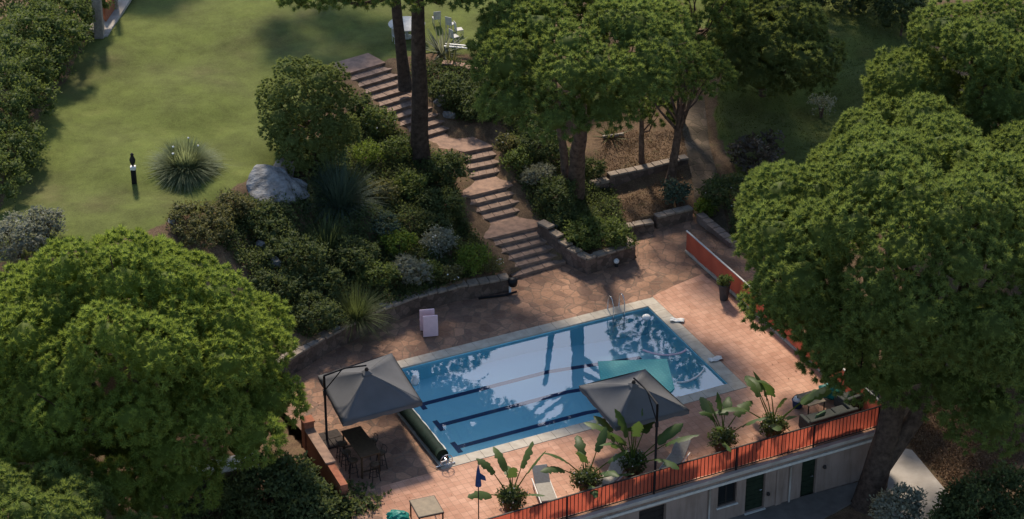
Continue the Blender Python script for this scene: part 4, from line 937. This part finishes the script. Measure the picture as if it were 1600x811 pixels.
rock('grey rock at the planter corner beside the lower landing', 866, 352, (.3, .28, .22), 11)
rock('pale flat stone at the tip of the lawn edge', 268, 345, (.4, .2, .12), 12)
rock('grey stone on the top of the retaining wall above the grass', 598, 478, (.25, .2, .15), 13)
rock('pale stone near the left end of the retaining wall', 525, 512, (.2, .2, .14), 14)

# ------------------------------------------------------------------ cantilever umbrellas
def umbrella(label, corners, apex, zc, za, mast_px, mast_z, seed):
    cs = [G(x, y, zc) for x, y in corners]; ap = G(*apex, za); mbase = G(*mast_px, 0)
    root = empty('cantilever_umbrella', mbase, 0, label, 'umbrella', 'cantilever umbrellas by the pool'); o = mbase
    cs = [c - o for c in cs]; ap = ap - o; mb = MB(); n = 10
    for i in range(4):
        a, b = cs[i], cs[(i + 1) % 4]; vs = []; fs = []
        for r_ in range(n + 1):
            t = r_ / n
            for k in range(n + 1):
                s = k / n; e_ = a.lerp(b, s); q = ap.lerp(e_, t); q.z -= .16 * math.sin(t * PI * .9) * (4 * s * (1 - s)) ; q.z += .05 * (1 - 4 * s * (1 - s)) * math.sin(PI * t)
                vs.append(q)
        for r_ in range(n):
            for k in range(n): j = r_ * (n + 1) + k; fs.append((j, j + n + 1, j + n + 2, j + 1))
        mb.add(vs, fs)
    cn = mb.build('canopy', M['umbgrey'], root, True)
    m = cn.modifiers.new('solid', 'SOLIDIFY'); m.thickness = .012
    mb = MB()
    for i in range(4):
        a, b = cs[i], cs[(i + 1) % 4]; n = 10; vs = []
        for k in range(n + 1):
            q = a.lerp(b, k / n); vs += [q + Vector((0, 0, .01)), q + Vector((0, 0, -.17 - .03 * math.sin(k * 2.2)))]
        mb.add(vs, [(2 * k, 2 * k + 2, 2 * k + 3, 2 * k + 1) for k in range(n)])
    mb.build('valance', M['umbgrey'], cn)
    for i in range(4):
        a = cs[i]; MB().tube([ap + Vector((0, 0, -.12)), ap.lerp(a, .5) + Vector((0, 0, -.02)), a + Vector((0, 0, -.03))], .018, 6).build('rib', M['dark'], root)
    # vented cap
    mb = MB(); k = .11; cap = [ap.lerp(c, k) + Vector((0, 0, .09)) for c in cs]; mb.add(cap + [ap + Vector((0, 0, .13))], [(0, 1, 4), (1, 2, 4), (2, 3, 4), (3, 0, 4)])
    mb.build('vent_cap', M['umbgrey'], root); MB().lathe([(.07, 0), (.09, .03), (.05, .12), (0.01, .14)], 12, ap + Vector((0, 0, .1))).build('hub', M['dark'], root, True)
    top = Vector((0, 0, mast_z))
    MB().tube([(0, 0, .05), top], .05, 10).build('mast', M['black'], root, True)
    hubp = ap + Vector((0, 0, .33)); MB().tube([top, top.lerp(hubp, .5) + Vector((0, 0, .12)), hubp], [.045, .04, .035], 8).build('arm', M['black'], root, True)
    MB().tube([Vector((0, 0, mast_z * .78)), top.lerp(hubp, .42) + Vector((0, 0, .08))], .025, 6).build('brace', M['black'], root)
    MB().box((0, 0, mast_z * .75), (.14, .14, .24)).build('crank_box', M['black'], root, bevel=.02)
    for a, b in ((-.29, -.29), (.29, -.29), (-.29, .29), (.29, .29)): MB().box(Matrix.Rotation(ANG, 3, 'Z') @ Vector((a + .1, b, .05)), (.56, .56, .09), ANG).build('base_slab', M['slab'], root, bevel=.01)
    return root
umbrella('grey square cantilever umbrella over the left end of the pool', [(497, 587), (612, 552), (660, 628), (536, 661)], (573, 582), 2.15, 3.35, (511, 690), 3.15, 1)
umbrella('grey square cantilever umbrella over the front right side of the pool', [(905, 603), (1008, 577), (1077, 641), (962, 668)], (990, 602), 2.15, 3.35, (1023, 752), 3.6, 2)

# ------------------------------------------------------------------ pool cover reel
reel = empty('pool_cover_reel', P(-.32, 0), ANG, 'dark green rolled pool cover on a reel along the left end of the pool', 'pool cover')
mb = MB(); n = 30; path = [(0, -.1 + 7.3 * i / n, .34) for i in range(n + 1)]; rnd = random.Random(4)
mb.tube(path, [.27 + rnd.uniform(-.015, .015) for _ in path], 18); mb.build('cover_roll', M['cover'], reel, True)
MB().tube([(.17 + .02 * math.sin(i * 2.2), -.05 + 7.2 * i / 24, .53) for i in range(25)], [.035 + .012 * math.sin(i * 3.1) for i in range(25)], 8).build('cover_edge', M['offwhite'], reel, True)
MB().tube([(0, -.45, .34), (0, 7.5, .34)], .035, 8).build('axle', M['steel'], reel)
for y in (-.38, 7.45):
    mb = MB(); mb.tube([(-.42, y, .06), (.42, y, .06)], .03, 8); mb.tube([(-.3, y, .06), (0, y, .36), (.3, y, .06)], .025, 8); mb.build('stand', M['steel'], reel)
mb = MB(); mb.tube([(math.cos(t) * .26, -.5, .34 + math.sin(t) * .26) for t in np.linspace(0, 2 * PI, 21)], .018, 6, False)
for t in (0, PI / 2, PI, 3 * PI / 2): mb.tube([(0, -.5, .34), (math.cos(t) * .26, -.5, .34 + math.sin(t) * .26)], .012, 5)
mb.build('hand_wheel', M['steel'], reel)
# drape of the cover down to the water
mb = MB(); mb.add([(.24, 0, .3), (.24, 7.1, .3), (.36, 7.1, -.02), (.36, 0, -.02)], [(0, 1, 2, 3)]); mb.build('cover_flap', M['cover'], reel)

# ------------------------------------------------------------------ things in and around the water
WZ = -.11
def wpt(px, py): return G(px, py, WZ)
q = [wpt(934, 566), wpt(1042, 562), wpt(1054, 608), wpt(1020, 640), wpt(945, 640)]; o = q[0]
mb = MB(); mb.prism([(p.x - o.x, p.y - o.y) for p in q], .0, .05)
ob = mb.build('floating_mat', M['mat'], loc=(o.x, o.y, WZ + .002)); tag(ob, 'turquoise bubbly floating mat on the water beside the right umbrella', 'floating mat')
def hose(name, label, pxs, r, mat, cat):
    pts = [wpt(*p) for p in pxs]; o = pts[0]; fine = []
    for i in range(len(pts) - 1):
        p0, p1, p2, p3 = pts[max(i - 1, 0)], pts[i], pts[i + 1], pts[min(i + 2, len(pts) - 1)]
        for k in range(6):
            t = k / 6; fine.append(.5 * ((2 * p1) + (p2 - p0) * t + (2 * p0 - 5 * p1 + 4 * p2 - p3) * t * t + (3 * p1 - p0 - 3 * p2 + p3) * t ** 3))
    fine.append(pts[-1]); ob = MB().tube([f - o for f in fine], r, 8).build(name, mat, None, True, loc=o); return tag(ob, label, cat)
hose('pool_noodle', 'pale lilac foam noodle floating in the upper right of the pool', [(1004, 547), (1020, 552), (1040, 555), (1062, 552), (1072, 547)], .05, M['pink'], 'pool noodle')
hose('pool_noodle', 'white foam noodle floating near the right corner of the pool', [(1058, 598), (1075, 596), (1090, 588), (1100, 578)], .05, M['white'], 'pool noodle')
def dome(name, label, cat, g, r, zr, mat):
    prof = [(r * math.cos(a), zr * math.sin(a)) for a in np.linspace(-1.0, 1.5, 9)]; ob = MB().lathe(prof, 16).build(name, mat, None, True, loc=g); return tag(ob, label, cat)
dome('float_ball', 'white chlorine float ball in the far right corner of the water', 'float', wpt(1010, 496), .2, .14, M['porcelain'])
mb = MB(); mb.lathe([(.12, -.1), (.16, -.05), (.16, .12), (.1, .2), (.09, .34), (.03, .38)], 14); tag(mb.build('float_dispenser', M['white'], None, True, loc=wpt(648, 598)), 'white upright floating dispenser beside the left umbrella', 'float')
for px, py, lab in ((1058, 501, 'small white towel lying on the coping near the far right corner'), (1118, 562, 'flat white towel lying on the right coping')):
    root = None; mb = MB(); rr = random.Random(px); n = 8; vs = []
    for i in range(n):
        for j in range(n): vs.append(((i / (n - 1) - .5) * .62, (j / (n - 1) - .5) * .3, .03 + .035 * rr.random() + .03 * math.sin(i * 1.3 + j)))
    mb.add(vs, [(i * n + j, (i + 1) * n + j, (i + 1) * n + j + 1, i * n + j + 1) for i in range(n - 1) for j in range(n - 1)])
    ob = mb.build('towel', M['white'], None, True, loc=G(px, py, .03), rz=ANG - .6 if px < 1100 else ANG); sm_ = ob.modifiers.new('s', 'SOLIDIFY'); sm_.thickness = .02; tag(ob, lab, 'towel')
gl = empty('globe_lamp', G(963, 416), 0, 'white globe lamp at the foot of the angled planter wall', 'lamp')
MB().lathe([(.09, 0), (.09, .06), (.05, .1), (.05, .16)], 12).build('lamp_base', M['dark'], gl); MB().lathe([(.13 * math.cos(a), .27 + .13 * math.sin(a)) for a in np.linspace(-1.4, 1.5, 9)], 14).build('globe', M['porcelain'], gl, True)

# pink stacked chairs (tall plastic armchairs tipped together)
def pchair(label, px, py, rz):
    root = empty('pool_chair', G(px, py), rz, label, 'chair', 'pink plastic chairs by the pool')
    MB().box((0, .02, .53), (.66, .09, 1.0), M=Matrix.Rotation(-.10, 3, 'X')).build('backrest', M['pink'], root, bevel=.03)
    MB().box((0, .20, .40), (.62, .30, .10)).build('seat', M['pink'], root, bevel=.03)
    for sx in (-.27, .27):
        MB().tube([(sx, .30, 0), (sx, .30, .38)], .025, 6).build('leg', M['pink'], root)
    return root
pchair('pink plastic chair standing behind with its left edge showing', 668, 516, ANG * .4)
pchair('pink plastic chair standing in front of its pair', 673, 526, ANG * .35)

# outdoor shower / lamp at the stair foot
sh = empty('outdoor_shower', G(797, 458), 0, 'black bucket-topped standpipe with white foot at the left foot of the stairs', 'standpipe')
MB().tube([(0, 0, 0), (0, 0, .5)], .06, 10).build('foot_pipe', M['white'], sh, True)
MB().lathe([(.02, .38), (.18, .4), (.22, .6), (.2, .72), (.05, .76)], 14, (.12, 0, 0)).build('bucket', M['black'], sh, True)
MB().tube([(-.05, 0, .45), (-.05, 0, .9), (.05, 0, .98)], .02, 6).build('tap', M['dark'], sh)
hs = tag(MB().tube([(math.cos(t) * .17, 0, math.sin(t) * .12 + .05 * math.cos(t)) for t in np.linspace(.3, 2 * PI - .5, 18)], .035, 8).build('garden_hose', M['offwhite'], None, True, loc=G(781, 409, .75)), 'pale curled hose end hanging at the plant beside the bottom flight', 'hose')
# dark tube lying by the wall
tag(MB().tube([(0, 0, .06), (1.2, .28, .07), (1.7, .5, .12)], .05, 8).build('hose_pipe', M['black'], None, True, loc=G(748, 468)), 'black pipe lying along the foot of the retaining wall', 'pipe')

# lawn figure post
fp = empty('lawn_post', place(210, 286, 0), 0, 'black post with a white band and a dark bird figure on the lawn', 'garden ornament')
fp.scale = (.82,) * 3; MB().box((0, 0, .42), (.26, .26, .84)).build('post', M['black'], fp, bevel=.01)
MB().box((0, 0, .95), (.3, .3, .2)).build('band', M['white'], fp, bevel=.02)
MB().lathe([(.03, 1.05), (.07, 1.1), (.15, 1.3), (.17, 1.45), (.1, 1.62), (.08, 1.7), (.1, 1.78), (.03, 1.86)], 12).build('figure', M['dark'], fp, True)

# potted round plant near the fence
pp = empty('potted_plant', G(1131, 468), 0, 'tall dark planter with a small clipped green plant beside the red fence', 'potted plant')
MB().lathe([(.16, 0), (.19, .05), (.26, .78), (.28, .8), (.24, .82), (.22, .78)], 16).build('pot', M['pot'], pp, True)
rg = np.random.default_rng(3); s1 = sublobes([(0, 0, .98, .24)], rg, .4, .8, -.8); T_, Nn = tufts(s1, rg, .09, -.8); V, F, vv = join([leaves(T_, Nn, rg, 5, .09, .03, lobevar(T_, rg, .2)), cores(s1, rg, .8)]); np_mesh('foliage', V, F, M['leaf_mid'], vv, pp)

# banana-like plants
def banana(label, px, py, seed, hgt=2.1, n=9, lean=0):
    rnd = random.Random(seed); g = G(px, py); root = empty('banana_plant', g, rnd.uniform(0, 6), label, 'potted plant', 'potted banana plants along the railing'); hgt *= rnd.uniform(.9, 1.12)
    MB().lathe([(.24, 0), (.28, .05), (.36, .5), (.39, .52), (.34, .56), (.30, .5)], 18).build('pot', M['clay'], root, True)
    Vs, Fs, vv = [], [], []; k = 0; stalk = MB()
    for i in range(n):
        a = 2 * PI * i / n * 2.4 + rnd.uniform(-.4, .4); el = rnd.uniform(.75, 1.4) if i < n * .6 else rnd.uniform(.35, .8); L_ = hgt * rnd.uniform(.42, .6); bl = hgt * rnd.uniform(.4, .6)
        d = Vector((math.cos(a) * math.cos(el), math.sin(a) * math.cos(el), math.sin(el))); s = Vector((rnd.uniform(-.08, .08), rnd.uniform(-.08, .08), .5)); e_ = s + d * L_
        stalk.tube([s, s.lerp(e_, .5) + Vector((0, 0, .04)), e_], [.035, .026, .018], 6)
        side = Vector((-math.sin(a), math.cos(a), 0)); m = 14; wmax = bl * .23; p = e_; dirc = d.copy()
        droop = rnd.uniform(.3, 1.3) / m; tw = rnd.uniform(-.5, .5); side = (side * math.cos(tw) + d.cross(side) * math.sin(tw)).normalized()
        col = rnd.uniform(.15, .8)
        for j in range(m + 1):
            t = j / m; w_ = wmax * (math.sin(PI * min(1, t * .93 + .07)) ** .55) * (rnd.uniform(.55, 1) if 1 < j < m else 1); up = side.cross(dirc).normalized()
            lf_ = p + side * w_ + up * w_ * .35; rt_ = p - side * w_ + up * w_ * .35
            Vs += [lf_, p, rt_]; vv += [col + .1, col + .3, col]
            if j < m: Fs += [(k + 3 * j, k + 3 * j + 1, k + 3 * j + 4, k + 3 * j + 3), (k + 3 * j + 1, k + 3 * j + 2, k + 3 * j + 5, k + 3 * j + 4)]
            p = p + dirc * bl / m; dirc = (dirc + Vector((math.cos(a), math.sin(a), 0)) * droop * .5 - Vector((0, 0, droop))).normalized()
        k += 3 * (m + 1)
    np_mesh('foliage', np.array([tuple(v) for v in Vs]), np.array(Fs), M['banana'], np.clip(np.array(vv), 0, 1), root, True)
    stalk.build('leaf_stalk', M['leaf_bright'], root, True)
    # skirt of small plants in the pot
    rg = np.random.default_rng(seed); s1 = sublobes([(0, 0, .55, .42)], rg, .4, .7, -.6); T_, Nn = tufts(s1, rg, .11, -.6)
    V, F, v2 = join([leaves(T_, Nn, rg, 4, .13, .05, lobevar(T_, rg, .3)), cores(s1, rg, .7)]); np_mesh('underplanting', V, F, M['leaf_dark'], v2, root)
    S_ = np.column_stack([T_[::14] + Nn[::14] * .06, np.full(len(T_[::14]), .035)]); V, F, v2 = cores(S_, rg, 1, 1); np_mesh('flowers', V, F, M['offwhite'], None, root)
    return root
banana('potted banana plant leftmost along the railing beside the closed blue parasol', 799, 796, 1, 2.2, 8)
banana('potted banana plant second from the left with a short dense crown', 917, 768, 2, 1.9, 9)
banana('tallest potted banana plant in front of the right umbrella', 988, 742, 3, 2.7, 12)
banana('potted banana plant between right umbrella and the railing', 1128, 703, 4, 2.4, 9)
banana('potted banana plant rightmost with tall upright leaves next to the sofa', 1207, 682, 5, 2.8, 10)

# sun loungers
def lounger_proto(label):
    root = empty('sun_lounger', (0, 0, 0), 0, label, 'sun lounger', 'sun loungers along the railing')
    MB().box((0, -.35, .34), (.62, 1.25, .07)).build('seat_cushion', M['lounger'], root, bevel=.025)
    MB().box((0, .55, .56), (.62, .8, .07), M=Matrix.Rotation(.62, 3, 'X')).build('backrest', M['lounger'], root, bevel=.025)
    mb = MB()
    for sx in (-.33, .33): mb.box((sx, -.15, .28), (.04, 1.75, .05))
    mb.box((0, -1.02, .28), (.7, .04, .05)); mb.build('frame', M['white'], root)
    for sx in (-.31, .31):
        for sy in (-.85, .55): MB().box((sx, sy, .13), (.04, .05, .27)).build('leg', M['white'], root)
    return root
lg = lounger_proto('beige sun lounger right of the leftmost banana plant'); lg.location = G(850, 772); lg.rotation_euler = (0, 0, WANG - .25)
copy_thing(lg, G(955, 755), WANG - 1.0, 'pale sun lounger between the second and the tallest banana plant')
copy_thing(lg, G(1055, 728), WANG - .9, 'pale sun lounger right of the tallest banana plant')

# closed blue parasol
bp = empty('closed_parasol', G(748, 826), 0, 'closed blue parasol on a thin pole at the bottom edge', 'parasol')
MB().tube([(0, 0, 0), (0, 0, 2.85)], .022, 8).build('pole', M['dark'], bp)
mb = MB(); mb.lathe([(.02, 1.98), (.12, 2.0), (.10, 2.3), (.06, 2.7), (.03, 2.85), (.01, 2.95)], 10); mb.add([(.02, 0, 2.3), (.30, -.05, 2.25), (.26, -.03, 2.45), (.05, 0, 2.6)], [(0, 1, 2, 3)]); mb.build('folded_canopy', M['blue'], bp)
MB().lathe([(.25, 0), (.25, .06), (.05, .1), (.04, .3)], 14).build('base', M['pot'], bp)

# bar table and stools
tb_ = empty('bar_table', G(565, 725), ANG, 'dark wooden high bar table beneath the left umbrella', 'table')
MB().box((0, 0, 1.05), (.85, 2.1, .06)).build('table_top', M['wood'], tb_, bevel=.01)
for sx in (-.36, .36):
    for sy in (-.95, .95): MB().box((sx, sy, .51), (.06, .06, 1.02)).build('leg', M['wood'], tb_)
mb = MB(); mb.box((0, .95, .3), (.66, .04, .05)); mb.box((0, -.95, .3), (.66, .04, .05)); mb.build('stretcher', M['wood'], tb_)
sp = empty('bar_stool', (0, 0, 0), 0, 'x', 'bar stool', 'dark bar stools around the bar table')
MB().lathe([(.02, .70), (.19, .71), (.2, .75), (.17, .78), (.02, .77)], 16).build('seat', M['wood'], sp, True)
MB().tube([(.18 * math.cos(t), .18 * math.sin(t), .76 + .0) for t in np.linspace(.3, PI - .3, 9)], .015, 6).build('seat_rim', M['dark'], sp)
mb = MB(); mb.tube([(-.17, .14, .76), (-.16, .2, .98), (0, .23, 1.0), (.16, .2, .98), (.17, .14, .76)], .016, 6); mb.build('backrest', M['dark'], sp, True)
for a in range(4):
    t = PI / 4 + a * PI / 2; MB().tube([(.13 * math.cos(t), .13 * math.sin(t), .72), (.24 * math.cos(t), .24 * math.sin(t), 0)], .02, 6).build('leg', M['dark'], sp)
mb = MB(); mb.tube([(.2 * math.cos(t), .2 * math.sin(t), .25) for t in np.linspace(0, 2 * PI, 13)], .012, 6, False); mb.build('foot_ring', M['dark'], sp)
c0 = G(565, 725); rot = Matrix.Rotation(ANG, 3, 'Z')
labs = [('bar stool at the far left of the bar table', (-.58, .65), PI / 2), ('bar stool at the middle left of the bar table', (-.62, 0.02), PI / 2 + .2), ('bar stool at the near left of the bar table', (-.6, -.62), PI / 2 - .3),
        ('bar stool at the far right of the bar table', (.6, .3), -PI / 2), ('bar stool at the near right of the bar table', (.6, -.6), -PI / 2 + .2), ('bar stool at the near end of the bar table', (.05, -1.25), PI)]
for i, (lb, (x, y), rz) in enumerate(labs):
    loc = c0 + rot @ Vector((x, y, 0))
    if i == 0: sp.location = loc; sp.rotation_euler = (0, 0, rz + ANG); sp['label'] = lb
    else: copy_thing(sp, loc, rz + ANG, lb)
# second table, bottom left
t2 = empty('side_table', G(667, 816), ANG - .1, 'square tan topped patio table with dark frame at the bottom edge', 'table')
MB().box((0, 0, .74), (.98, 1.15, .04)).build('table_top', M['tan'], t2, bevel=.008)
mb = MB(); 
for sx in (-.5, .5): mb.box((sx, 0, .72), (.03, 1.18, .06))
for sy in (-.59, .59): mb.box((0, sy, .72), (1.0, .03, .06))
mb.build('frame', M['dark'], t2)
for sx in (-.47, .47):
    for sy in (-.55, .55): MB().box((sx, sy, .36), (.05, .05, .72)).build('leg', M['dark'], t2)
rg = np.random.default_rng(8); lo, hi = DP.min(0), DP.max(0); q = rg.uniform(lo, hi, (5000, 2)); q = q[inpoly(q[:, 0], q[:, 1], DP) & ~inpoly(q[:, 0], q[:, 1], np.array([tuple(h[:2]) for h in hole]))]
q = q[rg.random(len(q)) < np.clip(1.2 - polydist(q[:, 0], q[:, 1], DP) / 2.5, .08, 1)][:900]
V, F, vv = leaves(np.column_stack([q, np.full(len(q), .02)]), np.tile([0, 0, 4.], (len(q), 1)), rg, 1, .11, .0, np.full(len(q), .5)); V[:, 2] = np.clip(V[:, 2], .012, .05)
tag(np_mesh('fallen_leaves', V, F, M['litter'], vv), 'scattered fallen leaves on the terrace paving', 'leaves', kind='stuff')
# teal cushion
b = bmesh.new(); bmesh.ops.create_icosphere(b, subdivisions=3, radius=1)
from mathutils import noise as mn
for v in b.verts: v.co = Vector((v.co.x * .42, v.co.y * .35, v.co.z * .22)) * (1 + .35 * mn.noise(v.co * 2.6))
me = bpy.data.meshes.new('pool_float'); b.to_mesh(me); b.free(); me.materials.append(M['teal']); o = bpy.data.objects.new('pool_float', me); link(o); o.location = G(622, 808, .2); tag(o, 'crumpled teal pool float lying beside the dark bush', 'pool float')
b = bmesh.new(); bmesh.ops.create_icosphere(b, subdivisions=3, radius=1)
for v in b.verts: v.co = Vector((v.co.x * .5, v.co.y * .35, v.co.z * .3)) * (1 + .4 * mn.noise(v.co * 2.2 + Vector((5, 0, 0))))
me = bpy.data.meshes.new('pool_float'); b.to_mesh(me); b.free(); me.materials.append(M['teal']); o = bpy.data.objects.new('pool_float', me); link(o); o.location = G(1296, 612, .35); tag(o, 'crumpled teal pool float behind the grey-green sofa under the pine', 'pool float')

# coffee table, lantern and sofa near the right corner
ct = empty('garden_table', G(1266, 642), WANG, 'pale topped metal table between rightmost banana plant and sofa', 'table')
MB().box((0, 0, .62), (.85, .95, .04)).build('table_top', M['tan'], ct, bevel=.01)
for sx in (-.38, .38):
    for sy in (-.42, .42): MB().box((sx, sy, .3), (.04, .04, .6)).build('leg', M['dark'], ct)
ln = empty('basket', G(1246, 636, .0), 0, 'white and blue basket with a handle beside the pale topped table', 'basket')
MB().lathe([(.16, 0), (.2, .03), (.24, .34), (.26, .36), (.2, .36), (.18, .1)], 16).build('basket_body', M['blue'], ln, True)
MB().lathe([(.05, .34), (.22, .36), (.2, .46), (.1, .5), (.02, .5)], 14).build('cloth', M['white'], ln, True)
MB().tube([(.22 * math.cos(t), 0, .36 + .26 * math.sin(t)) for t in np.linspace(0, PI, 11)], .015, 6).build('handle', M['dark'], ln)
def sofa(label, px, py, w_, d_, rz, cush):
    root = empty('garden_sofa', G(px, py), rz, label, 'sofa')
    MB().box((0, 0, .2), (w_, d_, .38)).build('base', M['sofa'], root, bevel=.03)
    MB().box((0, -d_ / 2 + .1, .56), (w_, .2, .36)).build('backrest', M['sofa'], root, bevel=.05)
    for sx in (-1, 1): MB().box((sx * (w_ / 2 - .09), .1, .48), (.18, d_ - .22, .2)).build('armrest', M['sofa'], root, bevel=.04)
    for i in range(cush):
        x = (i - (cush - 1) / 2) * (w_ - .45) / cush; MB().box((x, .1, .45), ((w_ - .45) / cush - .03, d_ - .35, .13)).build('seat_cushion', M['sofa'], root, bevel=.05)
    o = MB().box((-.2 * w_, -.05, .62), (.5, .14, .36), M=Matrix.Rotation(.4, 3, 'X') @ Matrix.Rotation(.2, 3, 'Z')).build('throw_pillow', M['cushion'], root, bevel=.06)
    return root
sofa('dark grey-green garden sofa with green pillow right behind the railing', 1294, 664, 2.3, .95, WANG, 3)
sofa('dark garden sofa partly under the huge right pine', 1338, 632, 1.7, .9, WANG + .1, 2)

# pale low slab wall lower left
b0 = G(312, 742, .1); o = empty('masonry_barbecue', Vector((b0.x, b0.y, 0)), ANG - .1, 'white topped masonry counter below the huge left pine', 'counter')
MB().box((1.1, .3, -.55), (2.4, .85, 1.3)).build('counter_body', M['plaster'], o, bevel=.02); MB().box((1.1, .3, .13), (2.55, 1.0, .06)).build('counter_top', M['white'], o, bevel=.01)

# porch at the top left
pg = place(155, 60); pc = empty('garden_porch', pg, 0, 'stone pillared porch corner with paved floor at the top left', 'porch')
def lp(px, py, z=3.95): q = G(px, py, z) - pg; return (q.x, q.y)
MB().box((0, .2, 1.5), (.46, .46, 3.2)).build('pillar', M['palebark'], pc, bevel=.03)
q = lp(188, 14); MB().box((q[0] - .25, q[1], 1.5), (.3, .3, 3.2)).build('pillar', M['palebark'], pc, bevel=.03)
MB().prism([lp(160, 58), lp(168, 56), lp(232, -45), lp(150, -60), lp(138, 45)], -.1, .10).build('porch_floor', M['concrete'], pc, bevel=.02)
MB().prism([lp(166, 36), lp(184, 10), lp(180, 4), lp(160, 30)], .101, .9).build('brick_panel', M['brickred'], pc, bevel=.02)

# garden table with white chairs behind the tall trunks
gt = empty('garden_table', place(636, 58, 0), 0, 'round white garden table half hidden behind the tall trunks', 'table')
MB().lathe([(.02, .70), (.92, .71), (.95, .74), (.92, .76), (.02, .76)], 28).build('table_top', M['offwhite'], gt, True); MB().lathe([(.3, 0), (.28, .05), (.08, .12), (.07, .7)], 14).build('pedestal', M['offwhite'], gt, True)
ch = empty('garden_chair', (0, 0, 0), 0, 'x', 'chair', 'white garden chairs at the upper lawn')
MB().box((0, 0, .43), (.46, .46, .05)).build('seat', M['offwhite'], ch, bevel=.015); MB().box((0, .22, .7), (.46, .04, .5), M=Matrix.Rotation(-.12, 3, 'X')).build('backrest', M['offwhite'], ch, bevel=.015)
for sx in (-.2, .2):
    for sy in (-.2, .2): MB().box((sx, sy, .2), (.035, .035, .41)).build('leg', M['offwhite'], ch)
for i, (px, py, rz, lb) in enumerate(((704, 47, 2.6, 'white garden chair furthest back near the agave'), (717, 56, 1.9, 'white garden chair furthest right of the group at the agave'), (710, 67, 2.2, 'white garden chair nearest the long white bench'), (682, 38, 3.4, 'white garden chair close to the right side of the tall trunk'), (620, 66, .4, 'white garden chair at the left side of the round table'))):
    g = place(px, py)
    if i == 0: ch.scale = (.85,) * 3; ch.location = g; ch.rotation_euler = (0, 0, rz); ch['label'] = lb
    else: copy_thing(ch, g, rz, lb)
g0 = place(695, 84); g1 = place(757, 87); bn = empty('garden_bench', (g0 + g1) / 2, math.atan2((g1 - g0).y, (g1 - g0).x), 'long low white slatted bench on the lawn edge behind the stairs', 'bench'); bl2 = (g1 - g0).length
mb = MB(); mb.box((0, .14, .45), (bl2, .1, .04)); mb.box((0, -.14, .45), (bl2, .1, .04)); mb.build('seat', M['white'], bn)
for s in (-1, 1): MB().box((s * bl2 * .45, 0, .22), (.08, .4, .42)).build('leg', M['white'], bn)
tag(MB().box((0, 0, .3), (.75, .4, .1)).build('white_cushion', M['white'], None, bevel=.03, loc=place(752, 82)), 'white cushion at the right end of the long bench', 'cushion')
# brick edging wall under bench
topwall('edging_wall', [(690, 100, 3.85), (725, 106, 3.75), (748, 112, 3.6)], 3.0, 'short reddish edging wall below the long white bench', seed=12, mat='brickred', capmat='steplight')
# wooden planter frame in the bed
tag(MB().box((0, 0, .12), (1.1, .12, .12), rz=.3).build('timber_edging', M['palebark'], None, loc=place(958, 215)), 'pale timber edging lying in the brown bed', 'timber')
